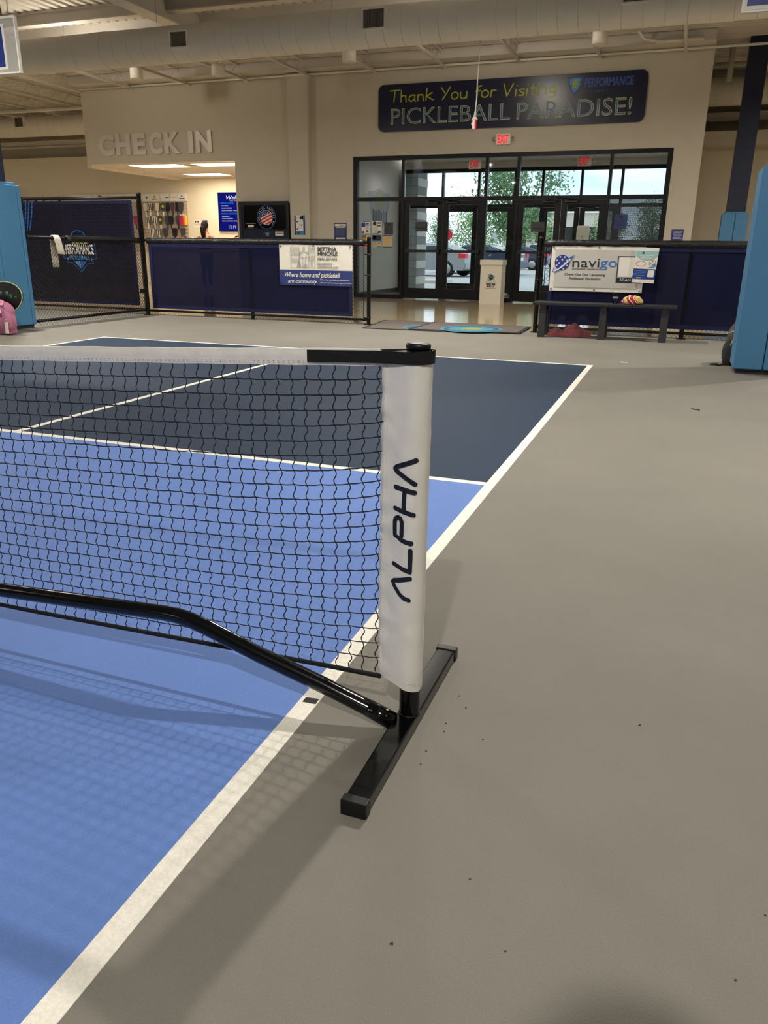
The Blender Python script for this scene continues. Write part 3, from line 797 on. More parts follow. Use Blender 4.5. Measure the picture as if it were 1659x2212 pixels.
# ================================================================== ROUND DUCTS
def duct(label, Y, Z, r, x0, x1, joints):
    d = thing('air_duct', label, 'duct', ((x0+x1)/2, Y, Z)); prof = []; x = x0
    while x < x1:
        j = any(abs(x-q) < 0.148 for q in joints); k = 0.006 if j else 0.0
        prof += [(r+k, x), (r+k, x+0.006), (r+k, x+0.276), (r+k, x+0.283), (r+k+0.0022, x+0.286), (r+k+0.0022, x+0.292), (r+k, x+0.295)]; x += 0.295
    b = MB(); b.lathe(prof, (0, Y, Z), 40, 'x'); b.build('duct_body', 'duct', d)
    return d
d1 = duct('big white round spiral air duct with square outlets hung across the hall', 11.54, 4.40, 0.285, XL+0.3, XR-0.3, (-7.35, -5.2, -2.6, -9.5, -10.9, 0.6))
def outlet(parent, x0, x1, Y, z0, z1, back, lab=None):
    b = MB(); b.add([(x0, Y, z0), (x1, Y, z0), (x1, Y, z1), (x0, Y, z1), (x0, back, z0+0.02), (x1+0.02, back, z0+0.02), (x1+0.02, back, z1-0.01), (x0, back, z1-0.01)],
          [(0, 1, 5, 4), (1, 2, 6, 5), (2, 3, 7, 6), (3, 0, 4, 7)])
    w = 0.022
    rects(b, [(x0, x1, z0, z0+w), (x0, x1, z1-w, z1), (x0, x0+w, z0+w, z1-w), (x1-w, x1, z0+w, z1-w)], Y-0.006, Y)
    o = b.build('outlet_box', 'ductwhite', parent)
    b = MB(); b.box(x0+w, x1-w, Y+0.03, Y+0.035, z0+w, z1-w); g = b.build('grille', 'grille', o)
    b = MB()
    for i in range(1, 18):
        x = x0+w+(x1-x0-2*w)*i/18; b.box(x-0.0015, x+0.0015, Y+0.004, Y+0.006, z0+w, z1-w)
        z = z0+w+(z1-z0-2*w)*i/18; b.box(x0+w, x1-w, Y+0.002, Y+0.004, z-0.0015, z+0.0015)
    tag(b.build('grille_wire', 'alu', g), kind='stuff')
for (x0, x1, z0, z1) in ((-7.85, -7.50, 4.27, 4.53), (-4.36, -3.975, 4.30, 4.59), (-0.50, -0.13, 4.345, 4.64)):
    outlet(d1, x0, x1, 11.22, z0, z1, 11.42)
for x in (-11.5, -8.3, -5.0, -1.8):
    MB().tube([(x, 11.54, 4.68), (x, 11.54, 5.45)], 0.004, 5).build('hanger_wire', 'alu', d1)
d2 = duct('far white round air duct high beyond the check-in wall', 19.30, 4.50, 0.285, XL+0.3, XR-0.3, (-17.6, 2.2))
outlet(d2, -18.75, -18.40, 18.98, 4.44, 4.74, 19.2)

# cylinder fittings under the deck
for i, (x, y, z) in enumerate(((-10.79, 14.28, 4.60), (-8.91, 14.5, 4.60), (-5.78, 14.13, 4.60), (-1.08, 14.14, 4.60))):
    lab = ('leftmost white cylinder light under the deck behind the duct', 'second white cylinder light from the left under the deck', 'third white cylinder light from the left, behind the middle duct outlet', 'rightmost white cylinder light under the deck above the wall banner')[i]
    t = thing('cylinder_light', lab, 'light', (x, y, 4.50), 'cylinder lights under the deck')
    MB().lathe([(0.0, 4.52), (0.115, 4.52), (0.125, 4.50), (0.135, 4.50), (0.135, 4.70), (0.12, 4.715), (0.0, 4.72)], (x, y, 0), 22).build('housing', 'ductwhite', t)
    MB().cyl((x, y, 4.715), (x, y, 4.98), 0.012, 8).build('stem', 'white', t)

# ceiling high-bay lamps (above the frame)
def lamp(x, y, w=1.0):
    t = thing('high_bay_lamp', 'round high-bay lamp hung from the roof above the courts', 'lamp', (x, y, 4.0), 'high-bay lamps over the courts')
    MB().lathe([(0.0, 4.14), (0.07, 4.14), (0.09, 4.10), (0.19, 4.07), (0.20, 3.985), (0.165, 3.985)], (x, y, 0), 20).build('housing', 'black', t)
    MB().lathe([(0.0, 3.99), (0.165, 3.992)], (x, y, 0), 20).build('lens', 'lens', t)
    MB().tube([(x, y, 4.14), (x, y, 5.45)], 0.006, 5).build('hanging_rod', 'alu', t)
    l = bpy.data.lights.new('lamp_light', 'AREA'); l.shape = 'DISK'; l.size = 0.11; l.energy = LAMP_W*w; l.color = LAMP_COL
    o = bpy.data.objects.new('lamp_light', l); COL.objects.link(o); o.location = (x, y, 3.975); attach(o, t)
for (x, y, w) in LAMPS: lamp(x, y, w)

# globe lamps between duct and wall
for (x, lab) in ((-2.75, 'white globe lamp hidden behind the duct above the doors'), (-11.4, 'white globe lamp hidden behind the duct above the check-in wall')):
    t = thing('globe_lamp', lab, 'lamp', (x, 12.85, 4.5), 'globe lamps behind the duct')
    MB().ball((x, 12.85, 4.62), 0.095, 20, 12).build('globe', 'globe', t); MB().cyl((x, 12.85, 4.71), (x, 12.85, 5.45), 0.012, 8).build('stem', 'white', t)
    MB().lathe([(0.0, 4.735), (0.05, 4.735), (0.05, 4.70), (0.035, 4.70)], (x, 12.85, 0), 14).build('collar', 'alu', t)

# ceiling troffers
def troffer(label, x0, x1, y0, y1, z, m, watt, col):
    t = thing('ceiling_light_panel', label, 'light', ((x0+x1)/2, (y0+y1)/2, z-0.012))
    b = MB(); w = 0.03; zz = z-0.012
    b.box(x0-w, x1+w, y0-w, y0, zz, z-0.001); b.box(x0-w, x1+w, y1, y1+w, zz, z-0.001); b.box(x0-w, x0, y0, y1, zz, z-0.001); b.box(x1, x1+w, y0, y1, zz, z-0.001)
    b.build('frame', 'white', t); MB().box(x0, x1, y0, y1, zz+0.002, z-0.001).build('diffuser', m, t)
    l = bpy.data.lights.new('panel_light', 'AREA'); l.shape = 'RECTANGLE'; l.size = x1-x0; l.size_y = y1-y0; l.energy = watt; l.color = col
    o = bpy.data.objects.new('panel_light', l); COL.objects.link(o); o.location = ((x0+x1)/2, (y0+y1)/2, zz-0.01); attach(o, t)
WARM = (1.0, 0.86, 0.67)
troffer('lit ceiling panel in the shop, front left under the bulkhead', -12.85, -11.45, 16.45, 17.2, 3.05, 'troffer', SHOP_W, WARM)
troffer('lit ceiling panel in the shop, front right beside the wall edge', -11.05, -9.75, 16.5, 17.15, 3.05, 'troffer', SHOP_W, WARM)
troffer('lit ceiling panel at the back of the shop', -12.9, -11.7, 18.9, 19.6, 3.05, 'troffer', SHOP_W, WARM)
troffer('lit panel in the vestibule ceiling above the left doors', -5.05, -3.9, 17.25, 17.55, 3.2, 'troffer_dim', 12, WARM)
troffer('lit panel in the vestibule ceiling above the right doors', -1.65, -0.5, 17.05, 17.35, 3.2, 'troffer_dim', 12, WARM)
MB().box(-11.3, -11.1, 16.75, 16.95, 3.043, 3.049).build('ceiling_vent', 'ink_grey').location = (0, 0, 0)
tag(bpy.data.objects['ceiling_vent'], 'small grey air vent between the lit shop ceiling panels', 'vent')

# hanging plastic signs by the columns
def hang_sign(label, x0, x1, y, z0, z1, bx0, bx1, bz0):
    t = thing('hanging_sign', label, 'sign', ((x0+x1)/2, y, z0)); w = 0.016
    rects(MB(), [(x0, x1, z0, z0+w), (x0, x1, z1-w*1.6, z1), (x0, x0+w, z0+w, z1-w*1.6), (x1-w, x1, z0+w, z1-w*1.6)], y-0.02, y+0.02).build('frame', 'white', t)
    MB().box(x0+w, x1-w, y-0.004, y+0.0, z0+w, z1-w*1.6).build('clear_sheet', 'milky', t)
    MB().box(bx0-0.03, bx1+0.03, y-0.010, y-0.007, bz0-0.03, z1-0.07).build('card', 'paper', t)
    MB().box(bx0, bx1, y-0.014, y-0.011, bz0, z1-0.10).build('blue_print', 'royal', t)
    for x in (x0+0.1, x1-0.1): MB().tube([(x, y, z1), (x, y, 5.45)], 0.003, 5).build('wire', 'alu', t)
hang_sign('clear hanging sign with blue card at the upper left edge', -8.3, -6.815, 6.62, 3.012, 3.60, -8.10, -7.03, 3.09)
hang_sign('white-framed hanging sign with blue card at the upper right corner', 0.945, 2.2, 6.62, 3.035, 3.66, 0.985, 2.1, 3.085)

# hanging cord with red and white buzzer
t = thing('hanging_alarm', 'white cord with a red and white plug hanging before the wall banner', 'alarm', (-2.58, 11.56, 3.0))
b = MB(); b.tube([(-2.555, 11.56, 4.12), (-2.56, 11.56, 3.9), (-2.575, 11.56, 3.62), (-2.575, 11.56, 3.34), (-2.585, 11.56, 3.18)], 0.009, 8)
b.tube([(-2.585, 11.56, 3.18), (-2.600, 11.56, 3.12), (-2.604, 11.56, 3.065)], 0.006, 6); b.tube([(-2.585, 11.56, 3.18), (-2.580, 11.56, 3.12), (-2.582, 11.56, 3.065)], 0.006, 6)
b.build('cord', 'white', t)
b = MB(); b.lathe([(0.0, 3.068), (0.03, 3.068), (0.03, 3.045), (0.048, 3.043), (0.048, 3.030), (0.03, 3.028), (0.0, 3.028)], (-2.592, 11.56, 0), 14); b.build('collar', 'ductwhite', t)
MB().bbox(-2.622, -2.586, 11.535, 11.585, 2.90, 3.03, 0.006).build('body', 'ductwhite', t)
MB().bbox(-2.586, -2.562, 11.535, 11.585, 2.885, 3.03, 0.006).build('red_side', 'tail_red', t)
MB().ball((-2.59, 11.56, 2.885), 0.018, 10, 6).build('tip', 'chrome', t)
MB().bbox(-2.64, -2.62, 11.54, 11.58, 2.955, 2.99, 0.004).build('knob', 'white', t)

# ================================================================== WALL SIGNS
YS = YW-0.03
bn = thing('wall_banner', 'long navy rounded wall banner with yellow and blue lettering above the doors', 'banner', (-3.13, YS, 3.53))
MB().prism(rrect(-5.935, -0.335, 3.537, 4.457, 0.13, 6), YS-0.012, YW-0.001).build('panel', 'banner_navy', bn)
SF = {  # pen strokes on a 0..1 line height, with advance width
 'T': ([[(0,.97),(.5,1)],[(.26,.98),(.2,0)]], .58), 'h': ([[(.02,1),(0,0)],[(0,.42),(.12,.55),(.25,.5),(.28,0)]], .42), 'a': ([[(.33,.5),(.2,.56),(.03,.4),(.02,.1),(.14,0),(.3,.15)],[(.33,.55),(.31,.1),(.36,0)]], .48),
 'n': ([[(.02,.55),(0,0)],[(0,.35),(.12,.52),(.27,.5),(.3,0)]], .44), 'k': ([[(.04,1),(0,0)],[(.32,.62),(.03,.35),(.38,0)]], .50), 'Y': ([[(0,1),(.18,.55)],[(.46,1),(.08,0)]], .52),
 'o': ([[(.18,.58),(.04,.48),(0,.25),(.08,.03),(.22,0),(.35,.15),(.36,.4),(.27,.55),(.18,.58)]], .48), 'u': ([[(0,.55),(.0,.15),(.1,0),(.25,.08),(.32,.3)],[(.33,.58),(.31,0)]], .46),
 'f': ([[(.3,.98),(.18,.95),(.12,.75),(.09,0)],[(0,.55),(.26,.58)]], .30), 'r': ([[(.03,.55),(0,0)],[(.01,.35),(.12,.55),(.26,.5)]], .34), 'V': ([[(0,1),(.16,0),(.46,1)]], .58),
 'i': ([[(.03,.55),(0,0)],[(.06,.83),(.065,.85)]], .16), 's': ([[(.28,.5),(.15,.57),(.03,.45),(.12,.32),(.26,.2),(.2,.03),(.0,.05)]], .38), 't': ([[(.14,.95),(.10,.1),(.18,0)],[(0,.6),(.27,.62)]], .32),
 'g': ([[(.3,.5),(.15,.57),(.02,.38),(.05,.12),(.2,.1),(.31,.3)],[(.33,.56),(.30,-.15),(.15,-.3),(0,-.22)]], .44), ' ': ([], .30)}
b = MB(); s = 'Thank You for Visiting'; tot = sum(SF[c][1] for c in s)-0.1; x = -5.66; k = (3.56)/tot; zb = 4.115; hh = 0.225
for c in s+' ':
    if c == ' ': b.build('hand_lettering', 'yellow', bn); b = MB()
    for pl in SF[c][0]: stroke(b, [(x+p[0]*k, zb+p[1]*hh+0.005*math.sin(x*5)) for p in pl], 0.0115, YS-0.0145, YS-0.012)
    x += SF[c][1]*k
for (w, x0, x1) in (('PICKLEBALL', -5.645, -3.015), ('PARADISE!', -2.875, -0.592)):
    txt(w, x0, x1, 3.672, 3.990, YS-0.0135, 'out_yellow', bn, 'letter_outline', 0.0015, bold=0.006)
    txt(w, x0+0.014, x1-0.014, 3.688, 3.974, YS-0.0165, 'txt_blue', bn, 'block_lettering', 0.002, bold=-0.020)
def shield(cx, cz, w, h): return [(cx, cz-h*0.55), (cx-w*0.34, cz-h*0.2), (cx-w*0.46, cz+h*0.1), (cx-w*0.5, cz+h*0.40), (cx-w*0.25, cz+h*0.42), (cx, cz+h*0.5), (cx+w*0.25, cz+h*0.42), (cx+w*0.5, cz+h*0.40), (cx+w*0.46, cz+h*0.1), (cx+w*0.34, cz-h*0.2)]
MB().prism(shield(-1.727, 4.25, 0.30, 0.33), YS-0.0135, YS-0.012).build('shield_border', 'dim_blue', bn)
MB().prism(shield(-1.727, 4.252, 0.265, 0.295), YS-0.0155, YS-0.012).build('shield_edge', 'banner_navy', bn)
MB().prism(shield(-1.727, 4.254, 0.235, 0.262), YS-0.0175, YS-0.012).build('shield_field', 'sky_blue', bn)
MB().prism(disc(-1.722, 4.272, 0.056, 0.060), YS-0.0195, YS-0.012).build('ball_mark', 'yellow', bn)
b = MB()
for i in range(6): b.prism(disc(-1.722+0.034*math.cos(i*PI/3), 4.272+0.036*math.sin(i*PI/3), 0.010, n=8), YS-0.0205, YS-0.0195)
b.prism(disc(-1.722, 4.272, 0.010, n=8), YS-0.0205, YS-0.0195); tag(b.build('ball_hole', 'ink', bn), kind='stuff')
b = MB(); stroke(b, [(-1.845, 4.225), (-1.79, 4.245)], 0.008, YS-0.0190, YS-0.0175); b.build('shield_bar', 'ink', bn)
b = MB(); stroke(b, [(-1.66, 4.29), (-1.61, 4.31)], 0.008, YS-0.0190, YS-0.0175); b.build('shield_bar', 'ink', bn)
txt('PERFORMANCE', -1.545, -0.605, 4.200, 4.362, YS-0.0135, 'dim_blue', bn, bold=0.035)
txt('PICKLEBALL', -1.54, -1.08, 4.103, 4.142, YS-0.0135, 'dim_blue', bn, bold=0.02, spacing=1.5)

ci = thing('check_in_sign', 'raised grey wall letters spelling CHECK IN over the shop opening', 'sign', (-11.8, YW, 3.25))
for (c, x0, x1) in (('C', -13.465, -12.995), ('H', -12.945, -12.515), ('E', -12.425, -12.062), ('C', -11.955, -11.580), ('K', -11.503, -11.072), ('I', -10.832, -10.700), ('N', -10.620, -10.190)):
    txt(c, x0, x1, 3.245 if c != 'C' else 3.238, 3.725 if c != 'C' else 3.735, YW-0.045, 'grey_letter', ci, 'letter', 0.043, bold=0.045)

def exit_sign(label, x, y, z, lamps=True, s=1.0, em='exit_red'):
    t = thing('exit_sign', label, 'sign', (x, y, z-0.1*s))
    MB().bbox(x-0.155*s, x+0.155*s, y-0.05, y-0.001, z-0.105*s, z+0.105*s, 0.015).build('housing', 'white', t)
    txt('EXIT', x-0.115*s, x+0.115*s, z-0.078*s, z+0.078*s, y-0.053, em, t, ext=0.002, bold=0.03)
    if lamps:
        for sx in (-1, 1):
            MB().ball((x+sx*0.20*s, y-0.05, z), 0.036*s, 12, 8).build('lamp_head', 'chrome', t)
            MB().cyl((x+sx*0.15*s, y-0.03, z), (x+sx*0.19*s, y-0.04, z), 0.012, 6).build('lamp_arm', 'white', t)
exit_sign('lit red exit sign with two lamp heads on the wall under the banner', -3.128, YW-0.001, 3.312)
exit_sign('red exit sign inside the vestibule above the left doors', -4.28, 18.45, 3.06, False, em='exit_dim')
exit_sign('red exit sign inside the vestibule above the right doors', -1.69, 18.45, 3.07, True, em='exit_dim')

# framed black notice board beside the shop opening
nb = thing('notice_board', 'black framed board with round flag emblem banner beside the shop opening', 'board', (-8.8, YS, 0.95))
rects(MB(), [(-9.465, -8.125, 2.05, 2.135), (-9.465, -9.39, 0.95, 2.05), (-8.20, -8.125, 0.95, 2.05), (-9.465, -8.125, 0.87, 0.95)], YW-0.16, YW-0.135).build('frame', 'black', nb)
MB().box(-9.42, -8.17, YW-0.145, YW-0.001, 0.90, 2.10).build('backing', 'banner_navy', nb)
MB().box(-9.33, -8.16, YW-0.153, YW-0.146, 1.51, 2.055).build('black_banner', 'gloss_black', nb)
yb = YW-0.155
b = MB(); ring(b, -8.722, 1.778, 0.245, 0.006, yb, yb+0.002, rz=1.06); b.build('emblem_ring', 'txt_blue', nb)
MB().prism(disc(-8.722, 1.778, 0.165, 0.17), yb, yb+0.002).build('flag_disc', 'paper', nb)
b = MB()
def clipdisc(a, c):
    P = []
    for i in range(40):
        t = 2*PI*i/40; u = 0.160*math.cos(t); v = 0.160*math.sin(t); P.append((u, v))
    ca, sa = math.cos(0.42), math.sin(0.42)
    Q = [(u, max(a, min(c, v))) for u, v in P if True]
    Q = [(u if abs(math.hypot(u, v)) <= 0.1601 else u, v) for u, v in Q]
    out = []
    for (u, v) in Q:
        lim = math.sqrt(max(0, 0.160**2-v*v)); u = max(-lim, min(lim, u)); out.append((-8.722+u*ca-v*sa, 1.778+u*sa+v*ca))
    return out
for (a, c) in ((-0.155, -0.115), (-0.085, -0.045), (-0.015, 0.025)):
    MB().prism(clipdisc(a, c), yb-0.002, yb).build('flag_stripe', 'stop_red', nb)
MB().prism(clipdisc(0.05, 0.158), yb-0.002, yb).build('flag_field', 'royal', nb)
b = MB()
for i in range(14):
    a = random.uniform(0, 1); u, v = random.uniform(-0.10, 0.10), random.uniform(0.065, 0.12); b.prism(disc(-8.722+u*0.91-v*0.41, 1.778+u*0.41+v*0.91, 0.008, n=5), yb-0.003, yb-0.002)
tag(b.build('flag_star', 'paper', nb), kind='stuff')
arc = 'PICKLEBALL PADDLES US'
for i, c in enumerate(arc):
    if c == ' ': continue
    t = math.radians(222-262*i/(len(arc)-1)); cx, cz, r = -8.722, 1.778, 0.203
    def f(x, y, z, t=t): a = t-PI/2; return (cx+r*math.cos(t)+x*math.cos(a)-z*math.sin(a), y, cz+(r*math.sin(t))*1.06+x*math.sin(a)+z*math.cos(a))
    txt(c, -0.012, 0.012 if c != 'I' else -0.006, -0.019, 0.019, yb, 'paper', nb, 'letter', 0.002, bold=0.02, f=f, res=2)
rects(MB(), [(-9.29, -9.02, 1.63, 1.655)], yb, yb+0.002).build('code_line', 'ink_grey', nb)
MB().prism(rrect(-9.235, -9.07, 1.555, 1.605, 0.02), yb, yb+0.002).build('code_box', 'paper', nb)
rects(MB(), [(-9.28, -8.98, 1.527, 1.533)], yb, yb+0.002).build('code_line', 'ink_grey', nb)
MB().box(-8.50, -8.28, YW-0.150, YW-0.146, 1.37, 1.46).build('card', 'paper', nb)
rects(MB(), [(-8.48, -8.30, 1.415, 1.43)], YW-0.153, YW-0.150).build('card_text', 'ink', nb)
MB().prism(disc(-8.72, 1.40, 0.10, 0.055, 20, 0, 180), YW-0.150, YW-0.146).build('pink_arch', 'plum', nb)
MB().prism(disc(-8.71, 1.40, 0.045, 0.04, 20), YW-0.152, YW-0.146).build('teal_dot', 'teal', nb)

def sheet(label, name, x0, x1, z0, z1, y, base, bits, cat='poster'):
    t = thing(name, label, cat, ((x0+x1)/2, y, z0)); MB().box(x0, x1, y-0.004, y, z0, z1).build('sheet', base, t)
    w, h = x1-x0, z1-z0; b = {}
    for (m, u0, u1, v0, v1) in bits:
        rects(MB(), [(x0+u0*w, x0+u1*w, z0+v0*h, z0+v1*h)], y-0.006, y-0.004).build('print', m, t)
    return t
tx = lambda m, u0, u1, rows: [(m, u0, u1-0.06*(i % 3), v, v+0.018) for i, v in enumerate(rows)]
yp = YW-0.131
sheet('tall white and blue flyer on the pilaster', 'wall_poster', -7.995, -7.72, 1.39, 1.82, yp, 'royal',
      [('paper', 0.14, 0.84, 0.18, 1.0), ('poster_cyan', 0.16, 0.86, 0.0, 0.2), ('poster_cyan', 0.72, 0.98, 0.78, 1.0)]+tx('ink', 0.2, 0.45, (0.90, 0.86))+tx('ink_grey', 0.42, 0.72, (0.70, 0.52, 0.34)))
t = bpy.data.objects['wall_poster']
for (u, v, r, m) in ((0.64, 0.88, 0.036, 'ink'), (0.27, 0.68, 0.018, 'ink'), (0.70, 0.50, 0.016, 'ink'), (0.28, 0.30, 0.020, 'ink'), (0.36, 0.09, 0.030, 'royal')):
    MB().prism(disc(-7.995+u*0.275, 1.39+v*0.43, r, n=16), yp-0.008, yp-0.004).build('round_photo', m, t)
sheet('blue rules notice with white header left of the door frame', 'wall_notice', -7.028, -6.715, 1.15, 1.655, YW-0.001, 'royal',
      [('paper', 0.06, 0.94, 0.86, 0.96), ('ink', 0.42, 0.75, 0.895, 0.925), ('paper', 0.14, 0.86, 0.30, 0.37), ('paper', 0.14, 0.86, 0.80, 0.82)]+tx('ink_grey', 0.1, 0.9, (0.76, 0.72, 0.68, 0.64, 0.60, 0.56, 0.52, 0.48, 0.44)), 'notice')
sheet('small blue notice with white text right of the door frame', 'wall_notice', 0.435, 0.665, 1.24, 1.54, YW-0.001, 'royal', tx('paper', 0.16, 0.92, (0.84, 0.77, 0.70, 0.63, 0.56, 0.49, 0.40)), 'notice')
yg = YW+0.062
sheet('white flyer with blue swoosh on the left glass pane, upper left of six', 'glass_flyer', -6.362, -6.155, 1.435, 1.705, yg, 'paper',
      [('royal', 0.0, 0.42, 0.50, 0.88), ('teal_dark', 0.1, 0.95, 0.92, 1.0), ('mid_navy', 0.45, 0.85, 0.72, 0.82), ('ink_grey', 0.55, 0.80, 0.10, 0.28), ('ink', 0.02, 0.30, 0.02, 0.16)]+tx('ink_grey', 0.45, 0.95, (0.64, 0.60, 0.56, 0.50, 0.44, 0.38)), 'flyer')
t = sheet('cream flyer with dark round crest on the left glass pane, upper middle', 'glass_flyer', -6.099, -5.87, 1.426, 1.705, yg, 'paper',
      [('mid_navy', 0.48, 0.95, 0.58, 0.67), ('ink_grey', 0.55, 0.95, 0.78, 0.90), ('ink_grey', 0.6, 0.92, 0.06, 0.26), ('ink', 0.05, 0.7, 0.02, 0.06)]+tx('ink_grey', 0.06, 0.6, (0.52, 0.45, 0.38, 0.30, 0.24, 0.18, 0.12)), 'flyer')
MB().prism(disc(-6.042, 1.648, 0.045), yg-0.008, yg-0.004).build('crest', 'ink', t)
sheet('dark navy notice on the left glass pane, upper right of six', 'glass_flyer', -5.805, -5.588, 1.408, 1.675, yg, 'charcoal', [('ink', 0.35, 0.65, 0.76, 0.9)]+tx('ink', 0.1, 0.9, (0.6, 0.5, 0.4, 0.3, 0.2)), 'flyer')
sheet('colourful orange and teal flyer low on the left glass pane behind the fence post', 'glass_flyer', -6.362, -6.153, 1.132, 1.404, yg, 'orange', [('teal', 0.05, 0.55, 0.75, 0.97), ('lemon', 0.5, 0.98, 0.6, 0.95), ('paper', 0.1, 0.8, 0.35, 0.55), ('stop_red', 0.1, 0.9, 0.05, 0.2)], 'flyer')
sheet('flyer with dark photo top and tan base on the left glass pane, lower middle', 'glass_flyer', -6.097, -5.878, 1.135, 1.395, yg, 'tan_paper', [('ink', 0.0, 1.0, 0.56, 1.0), ('poster_cyan', 0.0, 1.0, 0.48, 0.58), ('plum', 0.08, 0.45, 0.68, 0.95), ('poster_cyan', 0.55, 1.0, 0.0, 0.12), ('stop_red', 0.6, 0.9, 0.3, 0.36)]+tx('ink_grey', 0.06, 0.5, (0.40, 0.33, 0.26, 0.18, 0.10)), 'flyer')
sheet('tan letter with navy header on the left glass pane, lower right', 'glass_flyer', -5.836, -5.606, 1.127, 1.397, yg, 'tan_paper', [('mid_navy', 0.0, 1.0, 0.92, 1.0), ('teal_dark', 0.0, 1.0, 0.0, 0.08)]+tx('gold', 0.08, 0.9, (0.84, 0.78, 0.72, 0.64, 0.58, 0.50, 0.42, 0.34, 0.26, 0.18)), 'flyer')
yd = YW+0.052
for lab, x0 in (('black notice with faint text taped to the leftmost door pane', -5.05), ('black notice with faint text taped to the third door pane', -2.435)):
    sheet(lab, 'door_notice', x0, x0+0.285, 1.485, 1.685, yd, 'charcoal', tx('ink_grey', 0.1, 0.9, (0.85, 0.72, 0.60, 0.48))+[('ink', 0.06, 0.94, 0.28, 0.38)], 'notice')
sheet('dark navy notice in a clear sleeve taped to the dotted right window pane', 'window_notice', -0.714, -0.463, 1.542, 1.829, yg, 'mid_navy', [('ink', 0.36, 0.64, 0.76, 0.92)]+tx('ink', 0.15, 0.85, (0.62, 0.55, 0.48, 0.40, 0.32, 0.24)), 'notice')

# shield decal on the vestibule side wall
wd = thing('wall_decal', 'faint shield decal on the vestibule side wall behind the left pane', 'decal', (-6.555, 17.85, 1.7))
fx = lambda x, y, z: (-6.559+y, 17.85+x, z)
b = MB(); b.prism(shield(0.1, 2.02, 1.5, 1.0), 0.004, 0.0, fx); b.build('shield', 'decal', wd)
b = MB(); b.prism(disc(0.1, 2.26, 0.34, 0.19), 0.007, 0.004, fx); b.build('ball_mark', 'decal_ball', wd)
for i in range(9): MB().prism([(-0.38+0.12*i, 1.72), (-0.33+0.12*i, 1.72), (-0.33+0.12*i, 2.02-0.03*(i % 3)), (-0.38+0.12*i, 2.02-0.03*(i % 2))], 0.007, 0.004, fx).build('drip_line', 'ink_grey', wd)

# ================================================================== BANNERS ON THE LOW FENCES
yb = YFN-0.034
def cloth_banner(name, label, x0, x1, z0, z1, y, m, cat='banner'):
    t = thing(name, label, cat, ((x0+x1)/2, y, z0)); nx, nz_ = 24, 12; b = MB(); vs = []
    for i in range(nx+1):
        for j in range(nz_+1):
            u, v = i/nx, j/nz_; x = x0+(x1-x0)*u; z = z0+(z1-z0)*v-0.010*math.sin(PI*u)*(v > 0.99)
            vs.append((x, y+0.002*noise.noise(Vector((x*5, z*6, y))), z))
    b.add(vs, [(i*(nz_+1)+j, (i+1)*(nz_+1)+j, (i+1)*(nz_+1)+j+1, i*(nz_+1)+j+1) for i in range(nx) for j in range(nz_)], True)
    b.build('cloth', m, t); return t
def eyelets(t, pts, y):
    for (x, z) in pts: MB().lathe([(0.007, -0.004), (0.013, -0.004), (0.013, 0.0)], (x, y, z), 10, 'y').build('eyelet', 'black', t)
pb = cloth_banner('property_banner', 'white and navy property banner with a line drawing on the left fence', -5.145, -3.922, 0.556, 1.157, yb, 'banner_white')
yk = yb-0.006
rects(MB(), [(-5.147, -3.920, 0.556, 0.782)], yk, yk+0.002).build('navy_band', 'mid_navy', pb)
ym = yk-0.003
txt('BETTINA', -4.488, -4.181, 1.062, 1.121, ym, 'ink', pb, bold=0.02); txt('HINCKLE', -4.488, -4.163, 0.994, 1.055, ym, 'ink', pb, bold=0.02)
txt('REAL ESTATE', -4.489, -4.169, 0.930, 0.966, ym, 'ink', pb); txt('804.869.9932', -4.491, -4.252, 0.861, 0.889, ym, 'ink_grey', pb); txt('bettinahinckle.com', -4.491, -4.159, 0.818, 0.847, ym, 'ink_grey', pb)
txt('Where home and pickleball', -5.055, -4.118, 0.655, 0.747, ym, 'paper', pb, 'script_lettering', shear=0.35, bold=0.008); txt('are community', -5.003, -4.50, 0.572, 0.643, ym, 'paper', pb, 'script_lettering', shear=0.35, bold=0.008)
txt('10% of my earnings are donated to', -4.457, -3.97, 0.632, 0.654, ym, 'paper', pb); txt('education & housing programs in RVA', -4.457, -3.934, 0.588, 0.610, ym, 'paper', pb)
b = MB()       # line drawing of town houses
def ln(*p): stroke(b, list(p), 0.0014, ym, ym+0.002)
def rc(x0, x1, z0, z1): ln((x0, z0), (x1, z0), (x1, z1), (x0, z1), (x0, z0))
rc(-4.945, -4.80, 0.815, 1.115); rc(-4.64, -4.535, 0.815, 1.128); rc(-4.80, -4.64, 0.815, 1.04); ln((-4.78, 1.03), (-4.72, 1.075), (-4.66, 1.03)); ln((-4.95, 1.09), (-4.80, 1.09)); ln((-4.95, 0.99), (-4.80, 0.99)); ln((-4.64, 1.10), (-4.535, 1.10))
for i in range(3): rc(-4.93+0.045*i, -4.90+0.045*i, 1.01, 1.07); rc(-4.93+0.045*i, -4.90+0.045*i, 0.89, 0.95)
for i in range(2): rc(-4.625+0.045*i, -4.595+0.045*i, 1.03, 1.08); rc(-4.625+0.045*i, -4.595+0.045*i, 0.93, 0.99); rc(-4.79+0.11*i, -4.75+0.11*i, 0.96, 1.02)
rc(-4.74, -4.70, 0.87, 0.97); rc(-4.60, -4.57, 0.84, 0.92); ln((-4.84, 0.815), (-4.82, 0.91), (-4.79, 0.91), (-4.77, 0.815)); rc(-4.735, -4.71, 1.075, 1.12)
for i in range(4): ln((-4.835+0.004*i, 0.83+0.02*i), (-4.775-0.004*i, 0.83+0.02*i)); ln((-4.75, 0.825+0.014*i), (-4.67, 0.825+0.014*i))
tag(b.build('line_drawing', 'ink_grey', pb), kind='stuff')
eyelets(pb, [(-5.115, 1.125), (-4.56, 1.135), (-3.95, 1.125), (-5.125, 0.585), (-4.53, 0.58), (-3.945, 0.58)], ym)

